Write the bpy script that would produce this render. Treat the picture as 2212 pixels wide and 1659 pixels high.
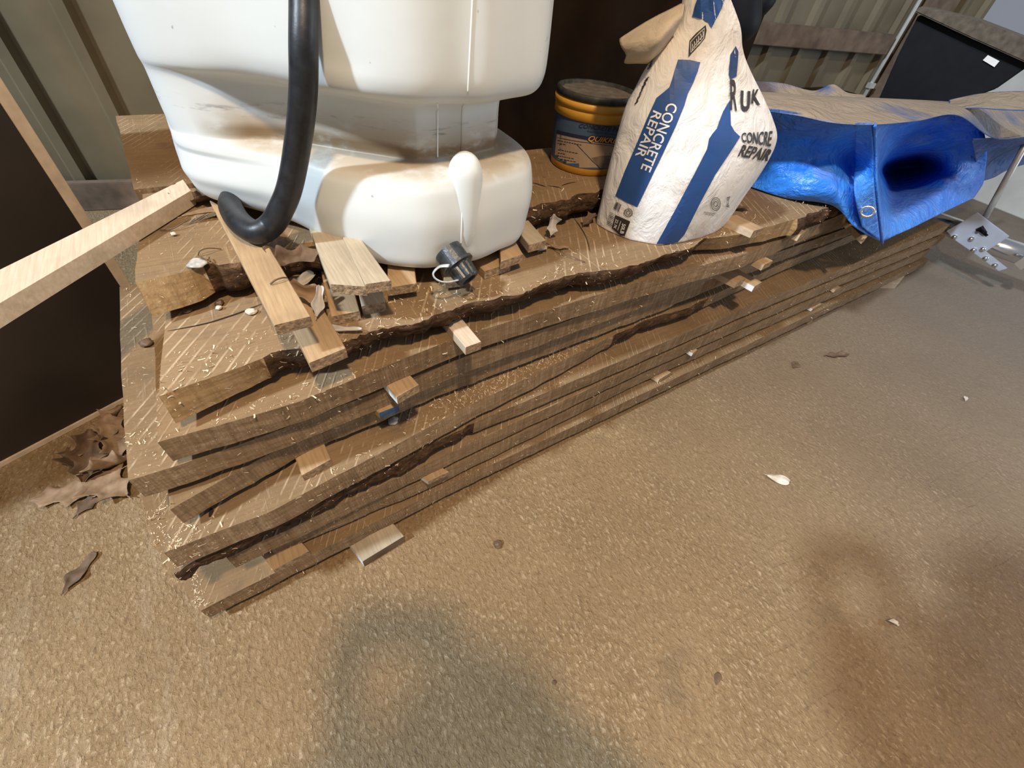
import bpy, bmesh, math, random
from mathutils import Vector, Matrix, noise
from mathutils.geometry import tessellate_polygon
random.seed(7)
C = bpy.context.scene.collection
for o in list(bpy.data.objects): bpy.data.objects.remove(o)

# ------------------------------------------------------------------ camera
H = 1.02                                   # camera height above the floor, metres
F = 920.0; CX, CY = 1106.0, 829.5          # focal length and centre for a 2212 x 1659 frame
Rr = Vector((0.840753896, -0.532952089, 0.095367486))    # camera right
Uu = Vector((0.327471410, 0.640842952, 0.694321818))     # camera up
Bb = Vector((-0.431155844, -0.552523648, 0.713317780))   # camera back
CAM = Vector((0, 0, H))
cd = bpy.data.cameras.new('camera'); cam = bpy.data.objects.new('camera', cd); C.objects.link(cam)
cam.matrix_world = Matrix(((Rr.x, Uu.x, Bb.x, 0), (Rr.y, Uu.y, Bb.y, 0), (Rr.z, Uu.z, Bb.z, H), (0, 0, 0, 1)))
cd.sensor_width = 36; cd.lens = 36 * F / 2212; cd.clip_start = 0.02; cd.clip_end = 60
bpy.context.scene.camera = cam

# ------------------------------------------------------------------ light
w = bpy.data.worlds.new('world'); bpy.context.scene.world = w; w.use_nodes = True
w.node_tree.nodes['Background'].inputs[0].default_value = (0.80, 0.86, 1.0, 1)
w.node_tree.nodes['Background'].inputs[1].default_value = 0.27
def area(name, loc, target, size, power, col):
    l = bpy.data.lights.new(name, 'AREA'); l.shape = 'DISK'; l.size = size; l.energy = power; l.color = col
    o = bpy.data.objects.new(name, l); C.objects.link(o); o.location = loc
    o.rotation_euler = (Vector(target) - Vector(loc)).to_track_quat('-Z', 'Y').to_euler(); return o
area('ceiling_lamp_warm', (-0.10, -0.62, 3.10), (0.3, 0.4, 0.3), 0.18, 68, (1.0, 0.74, 0.47))
area('high_daylight_panel', (-4.7, 0.45, 5.6), (0.4, 0.4, 0.3), 0.45, 620, (0.74, 0.87, 1.0))
area('tarp_fill', (4.6, -2.4, 1.9), (2.3, 0.6, 0.5), 1.4, 46, (0.78, 0.88, 1.0))  # added cool fill aimed at the tarpaulins; no doorway stands there
vs = bpy.context.scene.view_settings
vs.view_transform = 'Standard'; vs.look = 'None'; vs.gamma = 1; vs.use_curve_mapping = False; vs.exposure = 0.05

# ------------------------------------------------------------------ helpers
def ray(u, v): return Rr * (u - CX) - Uu * (v - CY) - Bb * F
def P(u, v, z):                            # the point of the level plane z seen at pixel (u, v)
    d = ray(u, v); return CAM + d * ((z - H) / d.z)
def PY(u, v, y):
    d = ray(u, v); return CAM + d * (y / d.y)
def PD(u, v, dep): return CAM + ray(u, v) * (dep / F)
def PF(u, v, f, az):                       # on the upright plane at distance f facing azimuth az
    n = Vector((math.cos(az), math.sin(az), 0)); d = ray(u, v); return CAM + d * (f / d.dot(n))
def setp(o, label=None, cat=None, group=None, kind=None):
    if label: o['label'] = label
    if cat: o['category'] = cat
    if group: o['group'] = group
    if kind: o['kind'] = kind
    return o
def empty(name, loc, label, cat, group=None):
    o = bpy.data.objects.new(name, None); C.objects.link(o); o.location = loc; o.empty_display_size = 0.05
    return setp(o, label, cat, group)
def obj(name, bm, mats, parent=None, smooth=False, recentre=True):
    if not isinstance(mats, (list, tuple)): mats = [mats]
    me = bpy.data.meshes.new(name)
    if recentre and len(bm.verts):
        xs = [v.co.x for v in bm.verts]; ys = [v.co.y for v in bm.verts]; zs = [v.co.z for v in bm.verts]
        org = Vector(((min(xs) + max(xs)) / 2, (min(ys) + max(ys)) / 2, min(zs)))
        bmesh.ops.translate(bm, verts=bm.verts, vec=-org)
    else: org = Vector((0, 0, 0))
    if smooth:
        for f in bm.faces: f.smooth = True
    bm.to_mesh(me); bm.free()
    for m in mats: me.materials.append(m)
    o = bpy.data.objects.new(name, me); C.objects.link(o)
    if parent: o.parent = parent; o.location = org - wloc(parent)
    else: o.location = org
    return o
def wloc(o):
    l = Vector(o.location)
    while o.parent: o = o.parent; l += Vector(o.location)
    return l
def copy_tree(o, parent=None):
    c = o.copy(); C.objects.link(c); c.parent = parent
    for ch in [x for x in bpy.data.objects if x.parent == o]: copy_tree(ch, c)
    return c
def box(bm, c, s, rot=None, mi=0, bev=0):
    r = bmesh.ops.create_cube(bm, size=1); vsx = r['verts']
    M = Matrix.Translation(c) @ (rot.to_4x4() if rot else Matrix.Identity(4)) @ Matrix.Diagonal((*s, 1))
    bmesh.ops.transform(bm, matrix=M, verts=vsx)
    fs = {f for v in vsx for f in v.link_faces}
    for f in fs: f.material_index = mi
    if bev: bmesh.ops.bevel(bm, geom=list({e for f in fs for e in f.edges}), offset=bev, segments=2, affect='EDGES')
def rotz(a): return Matrix.Rotation(a, 3, 'Z')
def catmull(pts, n, closed=False):
    pts = [Vector(p) for p in pts]; out = []; m = len(pts); segs = m if closed else m - 1
    for i in range(segs):
        if closed: p0, p1, p2, p3 = pts[i - 1], pts[i], pts[(i + 1) % m], pts[(i + 2) % m]
        else: p0, p1, p2, p3 = pts[max(i - 1, 0)], pts[i], pts[i + 1], pts[min(i + 2, m - 1)]
        for k in range(n):
            t = k / n
            out.append(0.5 * ((2 * p1) + (p2 - p0) * t + (2 * p0 - 5 * p1 + 4 * p2 - p3) * t * t + (3 * p1 - p0 - 3 * p2 + p3) * t ** 3))
    if not closed: out.append(pts[-1])
    return out
def tube(bm, pts, r, seg=12, mi=0, cap=True, flat=1.0):
    rings = []; up = Vector((0, 0, 1)); prev = None
    for i, p in enumerate(pts):
        d = (pts[min(i + 1, len(pts) - 1)] - pts[max(i - 1, 0)]).normalized()
        if prev is None:
            a = d.cross(up)
            if a.length < .01: a = d.cross(Vector((1, 0, 0)))
        else: a = prev - d * prev.dot(d)
        a.normalize(); prev = a; b = d.cross(a)
        rr = r(i / (len(pts) - 1)) if callable(r) else r
        rings.append([bm.verts.new(p + a * rr * math.cos(2 * math.pi * k / seg) + b * rr * flat * math.sin(2 * math.pi * k / seg)) for k in range(seg)])
    for A, B_ in zip(rings, rings[1:]):
        for k in range(seg):
            f = bm.faces.new((A[k], A[(k + 1) % seg], B_[(k + 1) % seg], B_[k])); f.material_index = mi; f.smooth = True
    if cap:
        for Rg, rev in ((rings[0], True), (rings[-1], False)):
            try: f = bm.faces.new(Rg[::-1] if rev else Rg); f.material_index = mi
            except ValueError: pass
def lathe(bm, prof, c, seg=48, mi=0, smooth=True):
    rings = []
    for r, z, *_ in prof:
        rings.append([bm.verts.new((c[0] + r * math.cos(2 * math.pi * k / seg), c[1] + r * math.sin(2 * math.pi * k / seg), c[2] + z)) for k in range(seg)])
    for i, (A, B_) in enumerate(zip(rings, rings[1:])):
        for k in range(seg):
            f = bm.faces.new((A[k], A[(k + 1) % seg], B_[(k + 1) % seg], B_[k])); f.material_index = mi; f.smooth = smooth
    bm.faces.new(rings[0][::-1]).material_index = mi; bm.faces.new(rings[-1]).material_index = mi
def grid(bm, G, mi=0, smooth=True, thick=0):
    V = [[bm.verts.new(p) for p in row] for row in G]
    for i in range(len(V) - 1):
        for j in range(len(V[0]) - 1):
            f = bm.faces.new((V[i][j], V[i][j + 1], V[i + 1][j + 1], V[i + 1][j])); f.material_index = mi; f.smooth = smooth
    return V
def solid(o, t):
    m = o.modifiers.new('thickness', 'SOLIDIFY'); m.thickness = t; m.offset = 0; return o
def surf(ctrl, n, m):                      # smooth patch through a grid of points
    rows = [catmull(r, m) for r in ctrl]
    cols = [catmull([rows[i][j] for i in range(len(rows))], n) for j in range(len(rows[0]))]
    return [[cols[j][i] for j in range(len(cols))] for i in range(len(cols[0]))]
def fbm(p, s, o=3): return noise.fractal(Vector(p) * s, 1.0, 2.0, o)
def interp(xs, ys, x):
    if x <= xs[0]: return ys[0]
    for i in range(len(xs) - 1):
        if x <= xs[i + 1]:
            t = (x - xs[i]) / (xs[i + 1] - xs[i]); return ys[i] + (ys[i + 1] - ys[i]) * t
    return ys[-1]

# ------------------------------------------------------------------ materials
class NT:
    def __init__(s, name):
        s.m = bpy.data.materials.new(name); s.m.use_nodes = True; s.t = s.m.node_tree
        s.b = s.t.nodes['Principled BSDF']; s.out = s.t.nodes['Material Output']
    def n(s, k, **kw):
        x = s.t.nodes.new(k)
        for a, v in kw.items(): setattr(x, a, v)
        return x
    def l(s, a, b): s.t.links.new(a, b)
    def co(s, scale=(1, 1, 1), rot=(0, 0, 0), world=False):
        m = s.n('ShaderNodeMapping'); m.inputs['Scale'].default_value = scale; m.inputs['Rotation'].default_value = rot
        if world: s.l(s.n('ShaderNodeNewGeometry').outputs['Position'], m.inputs['Vector'])
        else: s.l(s.n('ShaderNodeTexCoord').outputs['Object'], m.inputs['Vector'])
        return m.outputs[0]
    def noise(s, co, sc, det=4, rough=.55, dist=0):
        x = s.n('ShaderNodeTexNoise'); x.inputs['Scale'].default_value = sc; x.inputs['Detail'].default_value = det
        x.inputs['Roughness'].default_value = rough; x.inputs['Distortion'].default_value = dist; s.l(co, x.inputs['Vector']); return x.outputs['Fac']
    def wave(s, co, sc, dist=2, det=2, dsc=1, prof='SIN', ph=0):
        x = s.n('ShaderNodeTexWave', wave_profile=prof); x.inputs['Scale'].default_value = sc; x.inputs['Distortion'].default_value = dist
        x.inputs['Detail'].default_value = det; x.inputs['Detail Scale'].default_value = dsc; s.l(co, x.inputs['Vector']); return x.outputs['Fac']
    def ramp(s, fac, stops):
        r = s.n('ShaderNodeValToRGB'); e = r.color_ramp.elements
        while len(e) < len(stops): e.new(.5)
        for el, (p, c) in zip(e, stops): el.position = p; el.color = (*c, 1) if len(c) == 3 else c
        s.l(fac, r.inputs[0]); return r.outputs[0]
    def mr(s, fac, a, b, c=0, d=1):
        x = s.n('ShaderNodeMapRange'); x.inputs[1].default_value = a; x.inputs[2].default_value = b; x.inputs[3].default_value = c; x.inputs[4].default_value = d
        s.l(fac, x.inputs[0]); return x.outputs[0]
    def math(s, op, a, b=None):
        x = s.n('ShaderNodeMath', operation=op)
        for i, v in enumerate((a, b)):
            if v is None: continue
            if isinstance(v, (int, float)): x.inputs[i].default_value = v
            else: s.l(v, x.inputs[i])
        return x.outputs[0]
    def mix(s, fac, a, b, blend='MIX'):
        x = s.n('ShaderNodeMix', data_type='RGBA', blend_type=blend)
        for i, v in ((0, fac), (6, a), (7, b)):
            if isinstance(v, (int, float)): x.inputs[i].default_value = v
            elif isinstance(v, tuple): x.inputs[i].default_value = (*v, 1)
            else: s.l(v, x.inputs[i])
        return x.outputs[2]
    def bump(s, h, strength=.5, dist=.01, prev=None):
        x = s.n('ShaderNodeBump'); x.inputs['Strength'].default_value = strength; x.inputs['Distance'].default_value = dist
        s.l(h, x.inputs['Height'])
        if prev: s.l(prev, x.inputs['Normal'])
        return x.outputs[0]
    def fin(s, col=None, rough=.6, metal=0, normal=None, spec=None, coat=None):
        if col is not None:
            if isinstance(col, tuple): s.b.inputs['Base Color'].default_value = (*col, 1)
            else: s.l(col, s.b.inputs['Base Color'])
        if isinstance(rough, (int, float)): s.b.inputs['Roughness'].default_value = rough
        else: s.l(rough, s.b.inputs['Roughness'])
        s.b.inputs['Metallic'].default_value = metal
        if spec is not None: s.b.inputs['Specular IOR Level'].default_value = spec
        if normal: s.l(normal, s.b.inputs['Normal'])
        return s.m
def plain(name, col, rough=.6, metal=0, var=.25, sc=25, bump=.1, spec=None):
    t = NT(name); c = t.co(); n = t.noise(c, sc)
    dk = tuple(x * (1 - var) for x in col); lt = tuple(min(1, x * (1 + var)) for x in col)
    return t.fin(t.ramp(n, [(.3, dk), (.7, lt)]), rough, metal, t.bump(n, bump, .003), spec)
def wood_top(name, a, b, ang, pitch=.014, lines=.6):
    t = NT(name); c = t.co(); big = t.noise(c, 5, 5); col = t.ramp(big, [(.3, a), (.72, b)])
    g = t.noise(t.co((1.2, 26, 10)), 7, 5, .6, .4); col = t.mix(t.mr(g, .35, .75, 0, .4), col, tuple(x * .55 for x in a))
    al = t.co((1, .06, 1), (0, 0, ang)); wv = t.wave(t.co((1, 1, 1), (0, 0, ang)), .314 / pitch, .9, 1, .35)
    jit = t.noise(al, 160, 2, .5); gate = t.noise(t.co((1, .25, 1), (0, 0, ang)), 26, 3, .6); patch = t.noise(c, 4, 2)
    ln = t.math('MULTIPLY', t.math('MULTIPLY', t.mr(wv, .80, 1.0), t.mr(gate, .46, .60)), t.mr(patch, .30, .48))
    ln2 = t.math('MULTIPLY', t.mr(jit, .60, .72), t.mr(t.noise(t.co((1, .3, 1), (0, 0, ang)), 18, 2), .48, .62)); l3 = t.math('ADD', ln, t.math('MULTIPLY', ln2, .6))
    col = t.mix(t.math('MULTIPLY', l3, lines), col, (.62, .48, .32))
    sp = t.noise(c, 260, 2); col = t.mix(t.mr(sp, .68, .76, 0, .7), col, (.62, .48, .30))
    gr = t.noise(c, 11, 4); col = t.mix(t.mr(gr, .58, .75, 0, .45), col, (.10, .078, .06))
    nb = t.bump(l3, .6, .003, t.bump(t.noise(c, 150, 4), .45, .002))
    return t.fin(col, .85, 0, nb, .08)
def wood_face(name, a, b, pitch=.005):
    t = NT(name); c = t.co(); big = t.noise(t.co((1, 1, 3)), 4, 5); col = t.ramp(big, [(.3, a), (.72, b)])
    fine = t.noise(t.co((1, 1, .05), (0, .22, 0)), .55 / pitch, 3, .6); wv = t.wave(t.co((1, 1, .6), (0, .22, 0)), .314 / pitch, .8, 2, .6)
    wm = t.math('MULTIPLY', t.mr(wv, .55, 1), t.mr(t.noise(c, 9, 3), .42, .66)); col = t.mix(t.math('MULTIPLY', wm, .28), col, (.50, .38, .25))
    col = t.mix(t.mr(fine, .52, .70, 0, .35), col, (.50, .38, .25)); col = t.mix(t.mr(fine, .48, .32, 0, .35), col, tuple(x * .5 for x in a))
    gr = t.noise(t.co((2, 2, 20)), 8, 5, .6); col = t.mix(t.mr(gr, .45, .75, 0, .5), col, tuple(x * .4 for x in a))
    sp = t.noise(c, 240, 2); col = t.mix(t.mr(sp, .66, .74, 0, .7), col, (.62, .48, .30))
    nb = t.bump(fine, .5, .003, t.bump(t.noise(c, 120, 4), .4, .003))
    return t.fin(col, .8, 0, nb, .2)
M = {}
M['top'] = wood_top('weathered board top', (.21, .135, .07), (.31, .205, .112), .52, lines=.42)
M['top2'] = wood_top('sawn slab top', (.22, .145, .078), (.325, .22, .125), .60, .018, .6)
M['face'] = wood_face('sawn board edge', (.19, .122, .068), (.33, .225, .13))
M['face2'] = wood_face('fresh sawn slab edge', (.27, .17, .08), (.46, .31, .155), .007)
t = NT('rough bark'); c = t.co((1, 1, 2.2)); n = t.noise(c, 45, 6, .7, .5)
M['bark'] = t.fin(t.ramp(n, [(.32, (.03, .018, .012)), (.55, (.13, .072, .04)), (.75, (.30, .19, .11))]), .9, 0, t.bump(n, 1, .012), .15)
def stickm(name, a, b):
    t = NT(name); g = t.noise(t.co((60, 3, 30)), 4, 5, .6); g2 = t.noise(t.co(), 9, 3)
    col = t.mix(t.mr(g2, .5, .75, 0, .45), t.ramp(g, [(.3, a), (.7, b)]), tuple(x * .5 for x in a))
    return t.fin(col, .65, 0, t.bump(t.noise(t.co(), 200, 3), .3, .001, t.bump(g, .2, .001)), .3)
M['stick'] = stickm('planed sticker wood', (.36, .235, .125), (.50, .35, .20))
M['stick_grey'] = stickm('greyed sticker wood', (.36, .29, .20), (.50, .42, .30))
M['stick_pale'] = stickm('pale sticker wood', (.52, .40, .28), (.68, .56, .42))
M['endgrain'] = plain('rough cut end grain', (.33, .23, .14), .9, 0, .5, 160, 1.0)
M['lit_side_and_label'] = plain('white of lit stick sides and tote sticker', (.85, .87, .88), .5, 0, .05)  # white stands in for cool light on left stick sides; also the tote sticker
M['paint_blue'] = plain('blue painted stick end', (.03, .10, .22), .5, 0, .4, 90)
M['dark'] = plain('dark crack', (.02, .012, .008), .9)
t = NT('dusty concrete'); c = t.co(world=True); big = t.noise(c, 1.5, 6, .6)
col = t.ramp(big, [(.3, (.215, .132, .056)), (.7, (.33, .215, .102))])
mid = t.noise(c, 9, 5, .6); st = t.co((1, .55, 1), (0, 0, -.75), True)
f1 = t.noise(st, 135, 4, .66, .6); f2 = t.noise(st, 230, 3, .6); pm = t.mr(t.noise(c, 4.5, 4, .6), .36, .62, .25, 1)
spk = t.math('MULTIPLY', t.mr(f1, .54, .68), pm); col = t.mix(t.math('MULTIPLY', spk, .62), col, (.66, .51, .33))  # pale flecks painted in for the sparkle of raking light
col = t.mix(t.math('MULTIPLY', t.mr(f2, .60, .70), t.math('MULTIPLY', pm, .5)), col, (.70, .58, .42))
col = t.mix(t.mr(f1, .45, .30, 0, .55), col, (.105, .062, .03)); col = t.mix(t.mr(mid, .55, .75, 0, .3), col, (.15, .10, .055))
pit = t.noise(c, 3.1, 3); col = t.mix(t.mr(pit, .66, .76, 0, .45), col, (.11, .075, .045))
bump = t.bump(t.noise(c, 34, 4, .6), .4, .008, t.bump(f1, 1.0, .0055, t.bump(f2, .6, .002)))
sc = t.wave(t.co((1, 1, 1), (0, 0, 1.72), True), 7, 4.5, 3, .6); scm = t.math('MULTIPLY', t.mr(sc, .975, 1), t.mr(t.noise(c, 1.9, 2), .57, .64))
bump = t.bump(t.math('MULTIPLY', scm, -1), .25, .003, bump); col = t.mix(t.math('MULTIPLY', scm, .2), col, (.12, .075, .04))
gx = t.n('ShaderNodeSeparateXYZ'); t.l(c, gx.inputs[0])
col = t.mix(t.mr(gx.outputs['X'], .7, 3.0, 0, .8), col, (.22, .185, .155))    # greyed towards the right, painting the floor far from the warm lamp
wl = t.noise(t.co((5, 1.2, 1), (0, 0, .35), True), 2.2, 5, .7); wx = t.math('MULTIPLY', t.mr(gx.outputs['X'], -.28, -.34), t.mr(wl, .5, .62))
col = t.mix(t.math('MULTIPLY', wx, .18), col, (.50, .42, .30))                 # pale dried drips near the left end of the stack
M['floor'] = t.fin(col, t.mr(mid, .3, .7, .5, .8), 0, bump, .45)
t = NT('milky polyethylene'); c = t.co(world=True); n = t.noise(c, 3, 3)
col = t.ramp(n, [(.3, (.69, .73, .725)), (.7, (.75, .79, .78))])
g = t.n('ShaderNodeSeparateXYZ'); t.l(c, g.inputs[0]); st = t.noise(t.co((1, 1, 2.5), world=True), 12, 6, .65)
zb = t.math('MULTIPLY', t.mr(g.outputs['Z'], .752, .775), t.mr(g.outputs['Z'], .835, .785))
xb = t.mr(g.outputs['X'], .0, .07)
zbm = t.math('MULTIPLY', t.math('MULTIPLY', zb, xb), t.mr(st, .22, .50))
col = t.mix(t.math('MULTIPLY', zbm, .9), col, (.36, .25, .13))
zc = t.math('MULTIPLY', t.math('MULTIPLY', t.mr(g.outputs['Z'], .772, .780), t.mr(g.outputs['Z'], .798, .788)), t.math('MULTIPLY', xb, t.mr(st, .25, .45))); col = t.mix(t.math('MULTIPLY', zc, .75), col, (.20, .13, .065))
zg = t.math('MULTIPLY', t.math('MULTIPLY', t.mr(g.outputs['Z'], .800, .806), t.mr(g.outputs['Z'], .83, .815)), t.mr(t.noise(t.co((3, 3, 18), world=True), 9, 4), .56, .68))
col = t.mix(t.math('MULTIPLY', zg, .5), col, (.12, .13, .14))
sp = t.noise(c, 70, 2); col = t.mix(t.mr(sp, .76, .8, 0, .6), col, (.25, .24, .2))
t.b.inputs['Subsurface Weight'].default_value = .25; t.b.inputs['Subsurface Radius'].default_value = (.05, .05, .045); t.b.inputs['Subsurface Scale'].default_value = .6
M['tank'] = t.fin(col, .42, 0, t.bump(t.noise(c, 8, 3), .15, .01), .4)
M['tank_clean'] = plain('clean milky polyethylene', (.72, .76, .755), .42, 0, .03, 8, .05)
M['seam'] = plain('bright mould seam', (.93, .94, .93), .35, 0, .02)
M['hose'] = plain('black rubber hose', (.014, .016, .019), .42, 0, .5, 60, .15, .5)
M['plug'] = plain('black plastic plug', (.03, .034, .038), .38, 0, .5, 80, .3, .6)
M['ring'] = plain('dusty grey tether', (.45, .46, .46), .7, 0, .3, 90, .4)
M['yellow'] = plain('yellow pail plastic', (.62, .31, .035), .45, 0, .12, 20, .1)
M['lid'] = plain('dark dusty lid rim', (.035, .036, .03), .6, 0, .6, 60, .3)
M['dust'] = plain('grey brown dust', (.115, .095, .075), .95, 0, .35, 40, .5)
M['lbl_blue'] = plain('label blue', (.055, .095, .165), .6, 0, .1, 12, .02)
M['lbl_tan'] = plain('label tan', (.40, .29, .20), .6, 0, .12, 12, .02)
M['lbl_navy'] = plain('label navy ink', (.012, .018, .04), .6, 0, .1)
M['lbl_orange'] = plain('label orange ink', (.80, .37, .06), .6, 0, .1)
M['lbl_grey'] = plain('label photo grey', (.20, .155, .115), .6, 0, .35, 30, .02)
t = NT('crumpled white paper'); c = t.co(world=True); n = t.noise(c, 7, 4, .6)
col = t.ramp(n, [(.38, (.80, .80, .79)), (.68, (.92, .92, .91))]); g = t.n('ShaderNodeSeparateXYZ'); t.l(c, g.inputs[0])
col = t.mix(t.mr(g.outputs['Z'], .80, .93, 0, .5), col, (.66, .56, .43))
dz = t.math('MULTIPLY', t.mr(t.noise(c, 11, 4), .52, .72), .45); col = t.mix(dz, col, (.45, .34, .24))
M['paper'] = t.fin(col, .75, 0, t.bump(t.noise(t.co((1, 1, .7), world=True), 22, 5, .6, 1.2), .55, .012), .3)
t = NT('kraft paper lining'); c = t.co(world=True); M['kraft'] = t.fin(t.ramp(t.noise(c, 9, 4), [(.3, (.42, .32, .21)), (.7, (.60, .50, .37))]), .8, 0, t.bump(t.noise(c, 18, 4, .6, 1), .5, .01), .3)
M['ink_blue'] = plain('bag blue ink', (.018, .075, .26), .55, 0, .12, 9, .05)
M['ink_navy'] = plain('bag dark blue ink', (.015, .04, .12), .6, 0, .2, 9, .05)
M['ink_black'] = plain('bag dark ink', (.035, .028, .024), .6, 0, .2, 30, .02)
M['ink_white'] = plain('bag white lettering', (.85, .86, .86), .6, 0, .03)
def tarpm(name, a, b, dust):
    t = NT(name); c = t.co(world=True); col = t.ramp(t.noise(c, 5, 4), [(.3, a), (.7, b)])
    g = t.n('ShaderNodeNewGeometry'); s = t.n('ShaderNodeSeparateXYZ'); t.l(g.outputs['Normal'], s.inputs[0])
    up = t.mr(t.math('ABSOLUTE', s.outputs['Z']), .72, .93); dn = t.math('MULTIPLY', t.math('MULTIPLY', up, t.mr(t.noise(c, 4, 4), .25, .5)), dust)
    col = t.mix(dn, col, (.33, .26, .19))
    wr = t.noise(c, 12, 5, .6, 1.5); wv = t.bump(t.noise(c, 95, 3), .35, .003, t.bump(wr, .7, .03))
    return t.fin(col, .33 if dust < .9 else .55, 0, wv, .5)
M['tarp'] = tarpm('blue tarpaulin', (.02, .17, .80), (.045, .30, .98), .25)
M['tarp_old'] = tarpm('dusty blue tarpaulin', (.015, .06, .20), (.02, .09, .30), 1.0)
M['metal_wall'] = plain('beige sheet steel', (.165, .132, .078), .5, 0, .22, 3, .05)
M['girt'] = plain('old brown girt board', (.16, .11, .075), .8, 0, .4, 12, .3)
M['panel'] = plain('dark smooth panel', (.035, .027, .022), .45, 0, .3, 3, .05)
M['panel_edge'] = plain('pale panel edge', (.62, .49, .36), .7, 0, .15, 30, .1)
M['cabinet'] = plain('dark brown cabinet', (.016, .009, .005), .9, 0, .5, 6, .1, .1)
M['black'] = plain('black plastic', (.004, .005, .008), .55, 0, .3, 20, .05, .2)
M['alu'] = plain('bright aluminium', (.80, .80, .80), .22, 1, .08, 20, .05)
M['plate'] = plain('grey steel plate', (.42, .46, .55), .45, .2, .06, 20, .05)
M['steel'] = plain('galvanised conduit', (.55, .55, .53), .4, .4, .1)
M['white'] = plain('white painted metal', (.62, .62, .58), .5, 0, .15, 3, .05)
M['skin'] = plain('skin', (.55, .33, .24), .5, 0, .05); M['cloth_dark'] = plain('dark cloth', (.05, .055, .07), .9, 0, .2)
M['jeans'] = plain('blue denim', (.06, .09, .16), .9, 0, .3, 50); M['hair'] = plain('brown hair', (.06, .035, .02), .7, 0, .3, 60)
def leafm(name, a, b):
    t = NT(name); c = t.co(); n = t.noise(c, 40, 4); return t.fin(t.ramp(n, [(.3, a), (.7, b)]), .6, 0, t.bump(n, .5, .003), .35)
M['leaf'] = leafm('dry oak leaf', (.19, .115, .06), (.36, .24, .145))
M['leaf_dark'] = leafm('dark dry leaf', (.09, .055, .032), (.20, .125, .075))
M['leaf_grey'] = leafm('bleached dry leaf', (.35, .32, .29), (.55, .52, .48))
M['leaf_pale'] = leafm('pale leaf scrap', (.55, .47, .38), (.75, .68, .58))
M['curl'] = plain('pale wood shavings', (.80, .64, .44), .7, 0, .3, 80, 0)
M['cobweb'] = plain('grey lint', (.45, .43, .40), .95, 0, .4, 90, .5)

# ------------------------------------------------------------------ the setting
bm = bmesh.new(); grid(bm, [[Vector((x, y, 0)) for x in (-4, 0, 3, 8)] for y in (-4, -1, 1, 4.2)], smooth=False)
f = obj('floor', bm, M['floor'], recentre=False); setp(f, 'dusty brown concrete floor with scrape marks', None, None, 'structure')
WA = math.radians(-13); WO = Vector((-.48, 2.67, 0)); wd = Vector((math.cos(WA), math.sin(WA), 0)); wn = Vector((math.sin(WA), -math.cos(WA), 0))
bm = bmesh.new(); prof = []; s = -2.6
while s < 5.2:
    prof += [(s, 0), (s + .150, 0), (s + .168, .027), (s + .205, .027), (s + .223, 0)]; s += .240
bot = [bm.verts.new(WO + wd * a + wn * b) for a, b in prof]; top = [bm.verts.new(WO + wd * a + wn * b + Vector((0, 0, 3.2))) for a, b in prof]
for i in range(len(prof) - 1): bm.faces.new((bot[i], bot[i + 1], top[i + 1], top[i]))
o = obj('wall_back', bm, M['metal_wall'], recentre=False); setp(o, 'beige ribbed sheet steel wall', None, None, 'structure')
def wallbox(name, s0, s1, z0, z1, d, mat, label, off=.036):
    bm = bmesh.new(); cc = WO + wd * (s0 + s1) / 2 + wn * (off + d / 2) + Vector((0, 0, (z0 + z1) / 2))
    box(bm, cc, (s1 - s0, d, z1 - z0), rotz(WA), bev=.003); o = obj(name, bm, M[mat]); setp(o, label, None, None, 'structure'); return o
wallbox('trim_1', 2.6, 4.50, .765, .865, .04, 'girt', 'old brown board running along the back wall')
wallbox('trim_2', -2.5, .4, 0, .12, .04, 'girt', 'brown base board at the foot of the left wall')
wallbox('trim_3', 4.62, 4.86, 0, 2.6, .05, 'girt', 'upright brown post beside the conduit')
# a galvanised conduit clipped on the wall
e = WO + wd * 4.54 + wn * .06
cnd = empty('conduit', e, 'pale upright conduit on the back wall right of the brown board', 'pipe')
bm = bmesh.new(); tube(bm, [e + Vector((0, 0, z)) for z in (0.0, .8, 1.6, 2.4)], .012, 12); obj('pipe', bm, M['steel'], cnd, True)
for z in (.60, 1.2):
    bm = bmesh.new(); box(bm, e + Vector((0, 0, z)) + wn * .004, (.05, .03, .03), rotz(WA), bev=.002); obj('clamp', bm, M['steel'], cnd)
# white door leaf and its frame at the far right
DP = Vector((4.75, .95, 0))
bm = bmesh.new(); box(bm, DP + Vector((.03, -.9, 1.05)), (.05, 2.4, 2.1), rotz(-.18), bev=.004); o = obj('door_1', bm, M['white']); setp(o, 'white painted metal door at the far right', None, None, 'structure')
for k in range(3):
    bm = bmesh.new(); box(bm, DP + Vector((.0, -.75 + k * .09, 1.05)) , (.02, .03, 2.1), rotz(-.18), bev=.003); obj('door_rib', bm, M['steel'], o)
bm = bmesh.new(); tube(bm, [PF(2128, 470, 3.16, .12), PF(2175, 385, 3.16, .12), PF(2270, 212, 3.16, .12)], .013, 10); q = obj('rod', bm, M['steel']); setp(q, 'grey round rod standing up behind the riveted plate', 'rod')

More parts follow.
